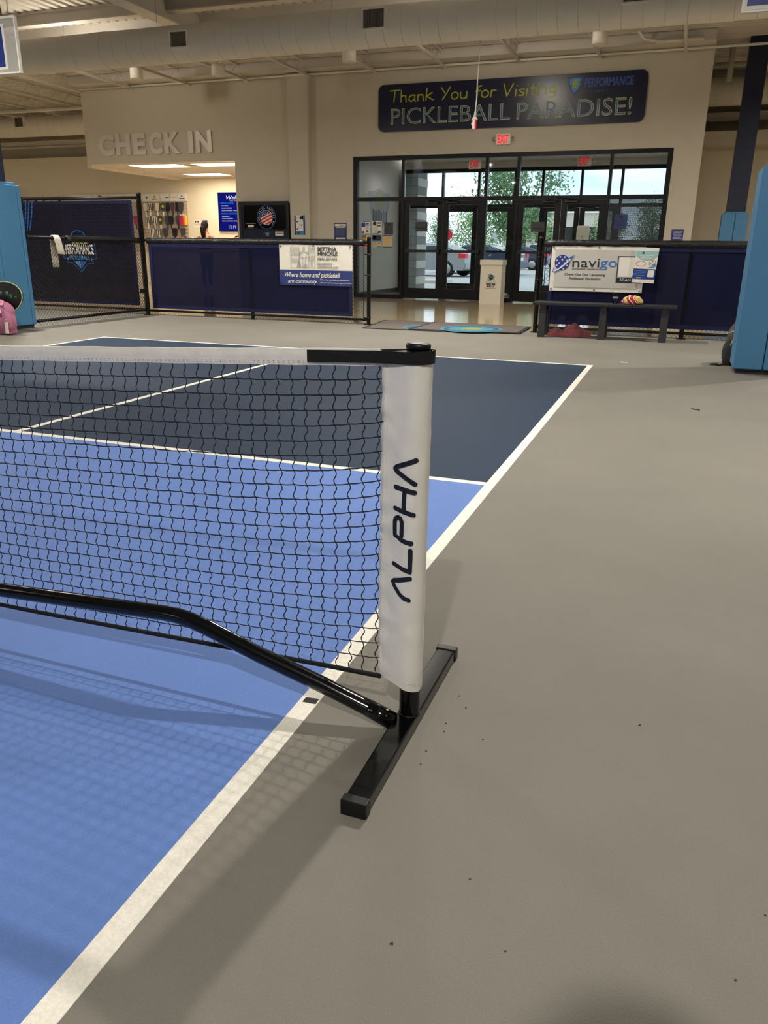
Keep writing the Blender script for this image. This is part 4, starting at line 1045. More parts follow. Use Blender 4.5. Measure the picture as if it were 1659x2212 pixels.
nv = cloth_banner('travel_banner', 'white travel banner with dotted navy ball and rocket on the fence behind the bench', -0.970, 0.262, 0.583, 1.180, yb, 'banner_white')
rects(MB(), [(-0.915, 0.195, 0.634, 1.123)], yk, yk+0.002).build('grey_field', 'banner_grey', nv)
MB().prism(disc(-0.818, 0.953, 0.100, 0.101, 32), ym, ym+0.002).build('ball', 'royal', nv)
for (u, v) in ((-.3,.75),(.3,.72),(0,.4),(-.7,.3),(.65,.3),(-.4,-.05),(.4,-.05),(-.72,-.35),(0,-.45),(.7,-.35),(-.3,-.8),(.25,-.82)):
    MB().prism(disc(-0.818+0.1*u, 0.953+0.1*v, 0.013, n=12), ym-0.002, ym).build('ball_hole', 'banner_grey', nv)
b = MB(); stroke(b, [(-0.93, 0.83), (-0.90, 0.84), (-0.80, 0.915), (-0.71, 1.0)], 0.008, ym-0.0035, ym-0.002); b.build('rocket_trail', 'paper', nv)
b = MB(); stroke(b, [(-0.925, 0.885), (-0.935, 0.832), (-0.905, 0.832), (-0.80, 0.895), (-0.715, 0.975)], 0.005, ym-0.005, ym-0.0035); b.build('rocket_trail', 'txt_blue', nv)
MB().prism([(-0.66, 1.058), (-0.735, 1.015), (-0.712, 1.005), (-0.70, 0.985)], ym-0.005, ym-0.002).build('rocket', 'txt_blue', nv)
txt('navi', -0.678, -0.322, 0.896, 1.012, ym, 'ink', nv); txt('go', -0.311, -0.092, 0.866, 0.985, ym, 'txt_blue', nv)
txt('pickleball vacations', -0.674, -0.313, 0.862, 0.889, ym, 'ink_grey', nv)
txt('Check Out Our Upcoming', -0.772, -0.234, 0.780, 0.820, ym, 'ink', nv); txt('Pickleball Vacations', -0.706, -0.289, 0.736, 0.768, ym, 'ink', nv)
rects(MB(), [(-0.086, 0.235, 1.040, 1.048), (-0.086, -0.076, 0.775, 1.040), (0.225, 0.235, 0.775, 1.040), (-0.088, 0.235, 0.708, 0.775)], ym, ym+0.002).build('scan_frame', 'ink', nv)
rects(MB(), [(-0.065, 0.215, 0.785, 1.03)], ym, ym+0.002).build('scan_field', 'paper', nv)
txt('SCAN ME', -0.035, 0.19, 0.728, 0.764, ym-0.002, 'paper', nv)
eyelets(nv, [(-0.945, 1.155), (-0.35, 1.155), (-0.945, 0.605), (-0.36, 0.605), (0.235, 0.605)], ym)
MB().tube([(0.20, yb, 1.175), (0.235, yb-0.02, 1.18), (0.26, yb, 1.20)], 0.006, 6).build('cable_tie', 'black', nv)

fl = thing('hanging_flyer', 'small tilted flyer with teal top and navy base hanging over the travel banner', 'flyer', (0.27, yb-0.02, 0.71))
y2 = yb-0.03; ang = math.radians(-5)
def fr(x, y, z):
    dx, dz = x, z; return (0.272+dx*math.cos(ang)-dz*math.sin(ang)*0.6, y, 0.937+dx*math.sin(ang)*0.3+dz)
def fbox(lst, y0, y1, name, m):
    for (x0, x1, z0, z1) in lst: MB().prism([(x0, z0), (x1, z0), (x1, z1), (x0, z1)], y0, y1, fr).build(name, m, fl)
fbox([(-0.142, 0.142, -0.222, 0.222)], y2, y2+0.003, 'sheet', 'paper')
MB().prism([(-0.138, 0.18), (-0.138, 0.12), (-0.08, 0.075), (0, 0.06), (0.08, 0.075), (0.138, 0.12), (0.138, 0.18)], y2-0.002, y2, fr).build('teal_top', 'mint', fl)
txt('FREE TRIP TO', -0.09, 0.09, 0.105, 0.125, y2-0.004, 'paper', fl, f=fr, bold=0.03); txt('LAS VEGAS', -0.075, 0.075, 0.078, 0.098, y2-0.004, 'paper', fl, f=fr, bold=0.03)
MB().prism(disc(-0.05, 0.155, 0.014), y2-0.004, y2, fr).build('ball_mark', 'royal', fl)
b = MB(); stroke(b, [(-0.13, 0.02), (-0.10, 0.045), (-0.06, 0.055), (-0.02, 0.045), (0.005, 0.02), (-0.02, -0.005), (-0.06, -0.012), (-0.10, -0.005), (-0.13, 0.02)], 0.002, y2-0.002, y2, fr); b.build('diamond_outline', 'stop_red', fl)
MB().prism(disc(0.085, 0.03, 0.042, n=20), y2-0.002, y2, fr).build('ball_ring', 'ink', fl); MB().prism(disc(0.085, 0.03, 0.038, n=20), y2-0.004, y2, fr).build('ball_face', 'paper', fl)
b = MB()
for (u, v) in ((0, .02), (-.02, 0), (.02, 0), (0, -.02)): b.prism(disc(0.085+u, 0.03+v, 0.006, n=8), y2-0.006, y2-0.004, fr)
tag(b.build('ball_dots', 'ink', fl), kind='stuff')
MB().prism(disc(0.11, 0.005, 0.018, n=12), y2-0.006, y2, fr).build('blue_dot', 'poster_cyan', fl)
fbox([(0.05, 0.115, -0.03, -0.018)], y2-0.002, y2, 'blue_bar', 'poster_cyan')
fbox([(-0.142, 0.142, -0.175, -0.045)], y2-0.002, y2, 'navy_base', 'royal'); fbox([(0.045, 0.125, -0.145, -0.06)], y2-0.004, y2, 'blank_square', 'paper')
fbox([(-0.13, 0.02, -0.075-0.018*i, -0.070-0.018*i) for i in range(4)], y2-0.004, y2, 'text_line', 'sky_blue'); fbox([(-0.09, -0.03, -0.165, -0.155)], y2-0.004, y2, 'white_bar', 'paper')
MB().tube([(0.25, y2, 1.16), (0.256, y2, 1.21)], 0.002, 5).build('string', 'black', fl)

# ================================================================== ENTRANCE MATS
def mat_rug(label, pts, z0, z1, inset):
    t = thing('door_mat', label, 'mat', (sum(p[0] for p in pts)/4, sum(p[1] for p in pts)/4, 0))
    MB().hprism(pts, z0, z1-0.002).build('rubber_edge', 'rubber', t)
    cx, cy = sum(p[0] for p in pts)/4, sum(p[1] for p in pts)/4
    ins = [(x+(inset if x < cx else -inset), y+(inset if y < cy else -inset)) for x, y in pts]
    MB().hprism(ins, z0+0.002, z1).build('pile', 'mat_grey', t); return t
m1 = mat_rug('grey door mat lying underneath, its blue emblem half covered', [(-3.56, 9.22), (-2.2, 9.26), (-2.2, 10.58), (-3.72, 10.64)], 0.0, 0.010, 0.05)
m2 = mat_rug('grey door mat with teal and yellow oval emblem lying on top', [(-2.86, 9.28), (-1.27, 9.42), (-1.30, 10.50), (-2.86, 10.58)], 0.010, 0.020, 0.05)
def flat(mb, poly, z): return mb.hprism(poly, z-0.002, z)
flat(MB(), disc(-2.03, 9.68, 0.45, 0.50, 28), 0.0215).build('emblem_oval', 'teal', m2)
b = MB()
for i in range(28):
    t0, t1 = 2*PI*i/28, 2*PI*(i+1)/28
    flat(b, [(-2.03+0.40*math.cos(t0), 9.68+0.44*math.sin(t0)), (-2.03+0.40*math.cos(t1), 9.68+0.44*math.sin(t1)), (-2.03+0.33*math.cos(t1), 9.68+0.36*math.sin(t1)), (-2.03+0.33*math.cos(t0), 9.68+0.36*math.sin(t0))], 0.0225)
b.build('emblem_ring', 'teal_dark', m2)
flat(MB(), disc(-2.03, 9.70, 0.17, 0.15, 16), 0.0225).build('emblem_ball', 'mat_yellow', m2)
flat(MB(), [(-3.0, 9.42), (-2.87, 9.46), (-2.87, 10.05), (-2.95, 9.98), (-3.06, 9.7)], 0.0115).build('emblem_edge', 'teal', m1)
flat(MB(), [(-2.98, 9.50), (-2.88, 9.52), (-2.88, 9.9), (-2.99, 9.75)], 0.0125).build('emblem_edge', 'teal_dark', m1)

# ================================================================== BENCH AND THINGS ON IT
bc = thing('bench', 'long black bench in front of the right fence', 'bench', (-0.18, 9.4, 0))
for i in range(2): MB().bbox(-1.09, 0.735, 9.215+0.175*i, 9.385+0.175*i, 0.418, 0.455, 0.006).build('seat_plank', 'bench', bc)
for x in (-0.95, -0.165, 0.60):
    for (yt, y0) in ((9.27, 9.225), (9.50, 9.545)):
        b = MB(); b.add([(x-0.045, y0-0.028, 0), (x+0.045, y0-0.028, 0), (x+0.045, y0+0.028, 0), (x-0.045, y0+0.028, 0), (x-0.045, yt-0.028, 0.36), (x+0.045, yt-0.028, 0.36), (x+0.045, yt+0.028, 0.36), (x-0.045, yt+0.028, 0.36)],
              [(0, 3, 2, 1), (4, 5, 6, 7), (0, 1, 5, 4), (1, 2, 6, 5), (2, 3, 7, 6), (3, 0, 4, 7)]); b.build('leg', 'bench', bc)
    MB().box(x-0.04, x+0.04, 9.235, 9.545, 0.36, 0.418).build('cross_block', 'bench', bc)
t = thing('water_bottle', 'clear plastic water bottle standing on the bench', 'bottle', (-0.04, 9.40, 0.455))
MB().lathe([(0.0, 0.456), (0.030, 0.456), (0.033, 0.462), (0.033, 0.48), (0.030, 0.485), (0.033, 0.49), (0.033, 0.51), (0.030, 0.515), (0.033, 0.52), (0.033, 0.545), (0.030, 0.55), (0.032, 0.555), (0.030, 0.575), (0.020, 0.592), (0.013, 0.600), (0.013, 0.604)], (-0.04, 9.40, 0), 18).build('bottle_body', 'bottle_clear', t)
MB().lathe([(0.0334, 0.520), (0.0338, 0.521), (0.0338, 0.545), (0.0334, 0.546)], (-0.04, 9.40, 0), 18).build('bottle_label', 'milky', t)
MB().lathe([(0.0145, 0.602), (0.0145, 0.618), (0.0, 0.619)], (-0.04, 9.40, 0), 14).build('cap', 'white', t)
# striped towel: bundle with coloured bands
def bundle(name, label, cat, c, sx, sy, sz, m, seed, folds=1.0, vox=0.008):
    random.seed(seed); b = MB()
    for i in range(9):
        u = random.uniform(-0.62, 0.62); v = random.uniform(-0.5, 0.5); r = random.uniform(0.32, 0.5)
        b.ball((c[0]+u*sx, c[1]+v*sy, c[2]+sz*0.36), 1.0, 14, 9, (r*sx*0.95, r*sy, sz*random.uniform(0.34, 0.55)*(1-0.45*abs(u))))
    b.ball((c[0], c[1], c[2]+sz*0.25), 1.0, 16, 10, (sx*0.9, sy*0.85, sz*0.28))
    def dsp(p):
        q = Vector((p.x*22+seed, p.y*22, p.z*26)); n1 = noise.noise(q); n2 = abs(noise.noise(q*0.55+Vector((3, 1, 2))))
        n3 = abs(noise.noise(Vector((p.x*9+seed, p.y*9, p.z*5)))); return folds*(0.012*(0.5-n2)+0.005*n1)+(folds-1)*0.05*(0.35-n3)
    o = soft(name, b, m, None, vox, 3, dsp)
    zm = min(v.co.z for v in o.data.vertices)
    for v in o.data.vertices: v.co.z = max(c[2]+0.001, v.co.z)
    return tag(o, label, cat)
def stripemat():
    m = mat('striped', (180, 40, 50), 0.9, sheen=0.2); n = m.node_tree; bs = n.nodes['Principled BSDF']
    t = n.nodes.new('ShaderNodeTexCoord'); mpn = n.nodes.new('ShaderNodeMapping'); mpn.inputs['Rotation'].default_value = (0.3, 0.5, 0.6)
    nz_ = n.nodes.new('ShaderNodeTexNoise'); nz_.inputs['Scale'].default_value = 5.0
    ad = n.nodes.new('ShaderNodeVectorMath'); ad.operation = 'MULTIPLY_ADD'; ad.inputs[1].default_value = (0.10, 0.10, 0.10)
    w = n.nodes.new('ShaderNodeTexWave'); w.wave_profile = 'SAW'; w.inputs['Scale'].default_value = 2.9; w.inputs['Distortion'].default_value = 1.0; w.inputs['Detail'].default_value = 0.0
    r = n.nodes.new('ShaderNodeValToRGB'); r.color_ramp.interpolation = 'CONSTANT'
    e = r.color_ramp.elements; e[0].position = 0.0; e[0].color = lin((178, 30, 46))+(1,); e[1].position = 0.26; e[1].color = lin((232, 214, 190))+(1,)
    for p, c in ((0.34, (40, 24, 30)), (0.38, (222, 186, 84)), (0.60, (232, 214, 190)), (0.66, (178, 30, 46)), (0.86, (60, 20, 30)), (0.89, (236, 226, 208))):
        q = e.new(p); q.color = lin(c)+(1,)
    n.links.new(t.outputs['Object'], mpn.inputs['Vector']); n.links.new(t.outputs['Object'], nz_.inputs['Vector']); n.links.new(nz_.outputs['Color'], ad.inputs[0]); n.links.new(mpn.outputs['Vector'], ad.inputs[2])
    n.links.new(ad.outputs['Vector'], w.inputs['Vector']); n.links.new(w.outputs['Fac'], r.inputs['Fac']); n.links.new(r.outputs['Color'], bs.inputs['Base Color'])
stripemat()
bundle('striped_towel', 'crumpled red, yellow and white striped towel on the bench', 'towel', (0.175, 9.37, 0.455), 0.155, 0.11, 0.135, 'striped', 3)
def heap(name, label, cat, c, sx, sy, h, m, seed):
    # crumpled cloth: ridged height field thinning out to a ragged hem
    n, k = 56, 30; b = MB(); vs = []
    for i in range(n+1):
        for j in range(k+1):
            u, v = 2*i/n-1, 2*j/k-1; x, y = c[0]+u*sx, c[1]+v*sy
            rag = 1.0+0.16*noise.noise(Vector((u*2.5+seed, v*2.5, 0.3)))
            r = math.sqrt(u*u+v*v*1.15)/rag; env = max(0.0, 1-r*r)**0.45
            a = noise.noise(Vector((x*7+seed, y*7, 0))); p1 = Vector((x*12+a*0.9+seed, y*9+a, 1.0))
            ridge = min(1, 3.0*abs(noise.noise(p1)))**0.6; fine_ = min(1, 3.0*abs(noise.noise(p1*1.9+Vector((4, 2, 1)))))**0.7
            hump = 0.70+0.38*math.exp(-((u-0.25)/0.45)**2)-0.30*math.exp(-((u+0.28)/0.13)**2)
            z = h*env*hump*(0.48+0.36*ridge+0.20*fine_)
            if i in (0, n) or j in (0, k): z = -0.001
            vs.append((x+0.02*a*env, y+0.015*math.sin(7*u+seed), c[2]+0.002+z))
    b.add(vs, [(i*(k+1)+j, (i+1)*(k+1)+j, (i+1)*(k+1)+j+1, i*(k+1)+j+1) for i in range(n) for j in range(k) if max(vs[q][2] for q in (i*(k+1)+j, (i+1)*(k+1)+j, (i+1)*(k+1)+j+1, i*(k+1)+j+1)) > c[2]+0.003], True)
    return tag(b.build(name, m), label, cat)
heap('red_jacket', 'maroon cloth heap on the floor under the bench', 'jacket', (-0.63, 9.56, 0.0), 0.31, 0.17, 0.165, 'maroon', 8)

# white collection bin
t = thing('ball_bin', 'white cardboard ball bin standing between the doors', 'bin', (-3.0, 15.62, 0))
MB().box(-3.30, -2.845, 15.42, 15.83, 0.0, 0.83).build('bin_body', 'bin', t)
MB().bbox(-3.318, -2.827, 15.40, 15.85, 0.80, 0.905, 0.008).build('lid', 'bin', t)
yq = 15.418
b = MB(); ring(b, -3.065, 0.555, 0.070, 0.006, yq-0.002, yq, a0=70, a1=165); ring(b, -3.065, 0.555, 0.070, 0.006, yq-0.002, yq, a0=190, a1=285); ring(b, -3.065, 0.555, 0.070, 0.006, yq-0.002, yq, a0=310, a1=405); tag(b.build('arrow_ring', 'cap_green', t), kind='stuff')
MB().prism(disc(-3.065, 0.555, 0.052), yq-0.002, yq).build('badge', 'ink', t); rects(MB(), [(-3.105, -3.025, 0.545, 0.572)], yq-0.004, yq-0.002).build('badge_band', 'cap_green', t)
txt('FEED ME', -3.165, -2.965, 0.393, 0.432, yq-0.002, 'ink', t, bold=0.05); txt('BALLS', -3.145, -2.985, 0.350, 0.388, yq-0.002, 'ink', t, bold=0.05)
rects(MB(), [(-3.18, -2.945, 0.452, 0.456)], yq-0.002, yq).build('rule', 'ink_grey', t); rects(MB(), [(-3.195, -2.945, 0.328, 0.333)], yq-0.002, yq).build('rule', 'ink_grey', t)

# ================================================================== BAGS, TOWEL, SCRAPS
t = thing('backpack', 'grey backpack slumped behind the right blue column', 'backpack', (1.30, 7.45, 0))
b = MB(); b.ball((1.335, 7.42, 0.13), 1.0, 18, 12, (0.105, 0.17, 0.145)); b.ball((1.35, 7.43, 0.27), 1.0, 18, 12, (0.09, 0.15, 0.16)); b.ball((1.375, 7.44, 0.40), 1.0, 16, 10, (0.06, 0.11, 0.09))
soft('bag_body', b, 'bag_grey', t, 0.012, 6, lambda p: 0.006*noise.noise(Vector((p.x*16, p.y*16, p.z*16))))
b = MB(); b.ball((1.285, 7.30, 0.13), 1.0, 16, 10, (0.06, 0.06, 0.14)); soft('front_pocket', b, 'bag_dark', t, 0.010, 3)
MB().tube([(1.25, 7.31, 0.01), (1.24, 7.28, 0.06), (1.275, 7.255, 0.15), (1.31, 7.26, 0.25), (1.34, 7.28, 0.33)], 0.006, 6).build('piping', 'piping', t)
MB().tube([(1.29, 7.29, 0.30), (1.27, 7.27, 0.33), (1.30, 7.26, 0.35), (1.34, 7.28, 0.345)], 0.007, 6).build('handle_loop', 'piping', t)
MB().tube([(1.33, 7.30, 0.44), (1.35, 7.33, 0.49), (1.385, 7.38, 0.50)], 0.008, 6).build('grab_strap', 'piping', t)
MB().tube([(1.26, 7.26, 0.012), (1.20, 7.20, 0.010), (1.13, 7.22, 0.012), (1.20, 7.27, 0.014)], 0.009, 6).build('loose_strap', 'bag_dark', t)

t = thing('backpack', 'pink backpack with black cap against the left blue column', 'backpack', (-7.42, 6.40, 0))
b = MB(); b.ball((-7.42, 6.40, 0.17), 1.0, 20, 12, (0.20, 0.13, 0.19)); b.ball((-7.42, 6.41, 0.29), 1.0, 20, 12, (0.185, 0.12, 0.13)); b.box(-7.57, -7.27, 6.32, 6.48, 0.01, 0.3)
soft('bag_body', b, 'pink', t, 0.012, 8, lambda p: 0.004*noise.noise(Vector((p.x*14, p.y*14, p.z*10))))
b = MB(); b.ball((-7.26, 6.33, 0.17), 1.0, 14, 9, (0.07, 0.06, 0.13)); soft('side_pocket', b, 'pink', t, 0.010, 4)
MB().bbox(-7.50, -7.30, 6.262, 6.28, 0.275, 0.325, 0.005).build('name_strip', 'paper', t)
b = MB(); b.add([(-7.55, 6.36, 0.39), (-7.28, 6.30, 0.375), (-7.35, 6.40, 0.42), (-7.55, 6.45, 0.46), (-7.55, 6.36, 0.385), (-7.28, 6.30, 0.37), (-7.35, 6.40, 0.412), (-7.55, 6.45, 0.452)], [(0, 1, 2, 3), (7, 6, 5, 4), (0, 4, 5, 1), (1, 5, 6, 2), (2, 6, 7, 3), (3, 7, 4, 0)]); b.build('top_flap', 'pink_light', t)
MB().bbox(-7.255, -7.205, 6.262, 6.272, 0.03, 0.175, 0.003).build('patterned_tab', 'towel_white', t)
MB().tube([(-7.24, 6.265, 0.175), (-7.21, 6.26, 0.21), (-7.20, 6.27, 0.19)], 0.007, 6).build('tab_loop', 'pink_light', t)
MB().tube([(-7.36, 6.26, 0.25), (-7.34, 6.25, 0.20), (-7.33, 6.25, 0.15)], 0.010, 6).build('zip_pull', 'pink_light', t)
hat = thing('black_hat', 'black wide-brimmed hat with green print resting on the pink backpack', 'hat', (-7.44, 6.50, 0.42))
b = MB(); vs = []
for k in range(28):
    a = 2*PI*k/28; vs.append((-7.46+0.27*math.cos(a), 6.55+0.02*math.sin(a*2), 0.46+0.19*math.sin(a)))
n = len(vs); c0 = len(b.v); ctr = (-7.46, 6.50, 0.46)
b.add(vs+[(x, y+0.02, z) for x, y, z in vs]+[ctr, (-7.46, 6.58, 0.46)], [(k, (k+1) % n, 2*n) for k in range(n)]+[((k+1) % n+n, k+n, 2*n+1) for k in range(n)]+[(k, k+n, (k+1) % n+n, (k+1) % n) for k in range(n)])
b.build('brim', 'black', hat); MB().tube([(x*1.0, y-0.002, z) for x, y, z in vs], 0.006, 6, closed=True).build('brim_edge', 'lime_piping', hat)
b = MB(); b.ball((-7.47, 6.60, 0.46), 1.0, 16, 10, (0.13, 0.12, 0.12)); b.build('crown', 'black', hat)
for i in range(3): MB().bbox(-7.43+0.06*i, -7.39+0.06*i, 6.508+0.012*i, 6.514+0.012*i, 0.475-0.022*i, 0.52-0.022*i, 0.002).build('green_print', 'cap_green', hat)

# towel over the fence rail
t = thing('white_towel', 'white towel draped over the rail of the left side fence', 'towel', (-7.70, 7.86, 1.2))
b = MB(); P = []
prof = [(-0.034, 0.80), (-0.036, 0.95), (-0.034, 1.12), (-0.030, 1.20), (-0.016, 1.226), (0.0, 1.232), (0.016, 1.228), (0.030, 1.205), (0.036, 1.15), (0.040, 1.05), (0.042, 0.985)]
ny = 8
for i, (dx, z) in enumerate(prof):
    for j in range(ny+1):
        v = j/ny; fr_ = dx > 0
        y = 7.765+0.13*v+(0.05*(1.2-z)/0.25 if fr_ and z < 1.2 else 0)
        P.append((-7.70+dx*(1+0.15*math.sin(v*9)), y, z-(0.012*v if fr_ else 0)))
m = ny+1; b.add(P, [(i*m+j, i*m+j+1, (i+1)*m+j+1, (i+1)*m+j) for i in range(len(prof)-1) for j in range(ny)], True)
o = b.build('towel_cloth', 'towel_white', t); md = o.modifiers.new('thick', 'SOLIDIFY'); md.thickness = 0.006

t = MB().hprism([(-0.040, -0.006), (-0.003, -0.004), (-0.005, 0.020), (-0.040, 0.016)], 0.0018, 0.0026).build('tape_scrap', 'cap_black'); tag(t, 'small black tape scrap stuck on the white sideline by the net', 'tape')
t = MB().hprism([(0.24, 7.05), (0.31, 7.04), (0.315, 7.085), (0.25, 7.09)], 0.0, 0.003).build('paper_scrap', 'paper'); tag(t, 'small white paper scrap on the floor before the bench', 'paper')
t = MB().tube([(0.93, 4.62, 0.004), (0.955, 4.60, 0.004), (0.985, 4.605, 0.004), (0.985, 4.56, 0.004)], 0.004, 5).build('thread_scrap', 'ink'); tag(t, 'tiny dark curl of thread on the grey floor right of the court', 'thread')
for (x, y) in ((0.33, 0.035), (0.336, 0.0), (0.359, 0.119), (0.318, -0.09), (0.431, 0.003), (0.328, 0.167), (0.321, -0.142), (0.51, -0.434), (0.604, -0.566), (0.963, -0.488), (1.02, -0.329)):
    q = MB().hprism([(x, y), (x+0.004, y+0.001), (x+0.0035, y+0.003), (x+0.001, y+0.0035)], 0.0, 0.0015).build('debris', 'ink'); tag(q, 'tiny dark speck of grit on the grey floor right of the net foot', 'debris', 'grit specks on the floor')
for i, (x, y, lab) in enumerate(((0.78, 0.20, 'dark fleck of debris on the grey floor right of the net foot'), (0.42, -0.62, 'dark fleck of debris on the grey floor below the net foot'), (0.62, -0.86, 'dark fleck of debris on the grey floor near the bottom of the frame'))):
    t = MB().hprism([(x, y), (x+0.006, y+0.001), (x+0.005, y+0.005), (x+0.001, y+0.004)], 0.0, 0.002).build('debris', 'ink'); tag(t, lab, 'debris')

# ================================================================== SHOP
bd = thing('paddle_wall_display', 'cream slatted display board with a white brand header on the shop wall', 'display', (-15.8, YF-0.04, 1.0))
MB().box(-18.0, -13.70, YF-0.02, YF-0.001, 0.9, 2.63).build('backing', 'slat', bd)
for i in range(14):
    z = 1.0+0.10*i; MB().box(-18.0, -13.70, YF-0.032, YF-0.02, z, z+0.082).build('slat', 'slat', bd)
MB().box(-18.02, -13.69, YF-0.045, YF-0.02, 2.405, 2.63).build('header_strip', 'paper', bd)
yh = YF-0.047
for x in (-17.2, -16.6, -16.0, -15.3, -14.65, -14.3, -14.0):
    rects(MB(), [(x-0.004, x+0.004, 2.41, 2.62)], yh, yh+0.002).build('header_joint', 'ink_grey', bd)
MB().prism([(-14.905, 2.50), (-14.845, 2.60), (-14.785, 2.50)], yh, yh+0.002).build('triangle_logo', 'gold', bd)
txt('JOOLA', -14.955, -14.735, 2.43, 2.475, yh, 'ink', bd, bold=0.03)
rects(MB(), [(-14.46, -14.33, 2.50, 2.525)], yh, yh+0.002).build('brand_line', 'poster_cyan', bd)
rects(MB(), [(-14.26, -14.03, 2.515, 2.53)], yh, yh+0.002).build('brand_line', 'ink_grey', bd)
rects(MB(), [(-13.96, -13.76, 2.465, 2.495)], yh, yh+0.002).build('brand_line', 'mid_navy', bd); MB().prism([(-13.90, 2.54), (-13.86, 2.585), (-13.82, 2.54)], yh, yh+0.002).build('leaf_logo', 'mid_navy', bd)
MB().prism(disc(-15.14, 2.52, 0.035, n=12), yh, yh+0.002).build('round_logo', 'ink_grey', bd); MB().prism(disc(-16.9, 2.55, 0.09, 0.05, 16), yh, yh+0.002).build('red_logo', 'stop_red', bd)
PAD = {'striped': ('paper', 'ink'), 'green': ('charcoal', 'yellow'), 'plain': ('charcoal', None), 'black': ('black', None), 'plum': ('plum', None), 'cream': ('card', None), 'magenta': ('magenta', None)}
def paddle(kind, x, z, label, yo=0.0):
    y = YF-0.10-yo; t = thing('paddle', label, 'paddle', (x, y, z), 'paddles hung on the shop wall'); w, h = 0.10, 0.135; f_, e = PAD[kind]
    P = rrect(x-w, x+w, z-h, z+h, 0.045, 4); P = [(px, pz) if pz > z-0.05 else (x+(px-x)*(1-0.75*((z-0.05-pz)/(h-0.05))**1.5), pz) for px, pz in P]
    MB().prism(P, y-0.008, y+0.008).build('rim', 'alu' if kind in ('green', 'plum') else ('ink' if kind != 'plain' else 'charcoal'), t)
    MB().prism([(x+(a-x)*0.88, z+(c-z)*0.92) for a, c in P], y-0.010, y+0.010).build('face', f_, t)
    if kind == 'striped':
        for dx in (-0.035, 0.035): rects(MB(), [(x+dx-0.014, x+dx+0.014, z-0.09, z+0.11)], y-0.012, y-0.010).build('stripe', 'ink', t)
    MB().tube([(x, YF-0.02, z+h-0.02), (x, y-0.015, z+h-0.015)], 0.003, 5).build('hook', 'alu', t)
    if kind == 'green': MB().prism(disc(x, z+0.02, 0.045, n=16), y-0.013, y-0.010).build('disc_print', 'yellow', t)
    MB().bbox(x-0.017, x+0.017, y-0.012, y+0.012, z-h-0.115, z-h+0.01, 0.005).build('grip', 'white' if kind in ('striped', 'green', 'cream') else 'ink', t)
R1 = [('cream', -15.16), ('striped', -14.97), ('cream', -14.73), ('green', -14.50), ('black', -14.36), ('plum', -14.15), ('black', -14.00), ('plain', -13.86)]
R2 = [('magenta', -15.55), ('striped', -15.08), ('striped', -14.86), ('green', -14.63), ('plain', -14.39), ('black', -14.24), ('plain', -14.00)]
R3 = [('black', -15.4), ('striped', -14.96), ('striped', -14.72), ('plain', -14.47), ('black', -14.16), ('plain', -13.84)]
NM = ['first', 'second', 'third', 'fourth', 'fifth', 'sixth', 'seventh', 'eighth']
LK = {'striped': 'white paddle with two black stripes', 'green': 'charcoal paddle with a lime disc', 'plain': 'plain charcoal paddle', 'black': 'black paddle', 'plum': 'plum paddle with a silver rim', 'cream': 'cream paddle', 'magenta': 'magenta paddle'}
for rn, R, z in (('top', R1, 2.235), ('middle', R2, 1.85), ('bottom', R3, 1.50)):
    for i, (k, x) in enumerate(R): paddle(k, x, z, '%s, %s in the %s row of the shop display' % (LK[k], NM[i], rn), 0.03*(i % 2))
for i, (m, nm) in enumerate((('magenta', 'magenta'), ('orange', 'orange'), ('lemon', 'yellow'))):
    x = -13.83+0.05*i; t = thing('paddle_cover', '%s paddle cover hung at the right end of the shop display' % nm, 'cover', (x, YF-0.12-0.03*i, 1.72), 'paddle covers on the shop wall')
    MB().prism(rrect(x-0.06, x+0.06, 1.72, 1.98, 0.04), YF-0.135-0.035*(2-i), YF-0.105-0.035*(2-i)).build('cover_body', m, t)
    MB().prism(rrect(x-0.02, x+0.02, 1.99, 2.02, 0.008), YF-0.13-0.035*(2-i), YF-0.11-0.035*(2-i)).build('hang_tab', 'paper', t)
# items on the left end rack seen over the tall fence
rk = thing('wire_rack', 'wire rack top with small coloured goods seen over the tall fence', 'rack', (-18.9, YF-0.3, 0.0))
for z in (2.46, 2.56): MB().tube([(-20.2, YF-0.3, z), (-18.1, YF-0.3, z)], 0.006, 5).build('wire', 'alu', rk)
for i in range(9): MB().tube([(-20.2+0.26*i, YF-0.3, 0.0), (-20.2+0.26*i, YF-0.3, 2.60)], 0.006, 5).build('upright', 'alu', rk)
for i, (m, nm) in enumerate((('magenta', 'red'), ('ink', 'black'), ('teal', 'teal'), ('yellow', 'yellow'), ('ink', 'dark'))):
    x = -19.55+0.32*i; b = MB(); b.prism([(x-0.06, 2.42), (x+0.06, 2.40), (x+0.03, 2.53), (x-0.01, 2.57), (x-0.04, 2.52)], YF-0.315, YF-0.30)
    o = b.build('hanging_item', m); tag(o, 'small %s item hooked on the wire rack, number %s from the left' % (nm, ('one', 'two', 'three', 'four', 'five')[i]), 'item', 'goods on the wire rack')
o = MB().bbox(-20.35, -19.75, YF-0.45, YF-0.29, 2.42, 2.56, 0.03).build('dark_bag', 'bag_dark'); tag(o, 'dark bag on top of the wire rack beside the blue column', 'bag')
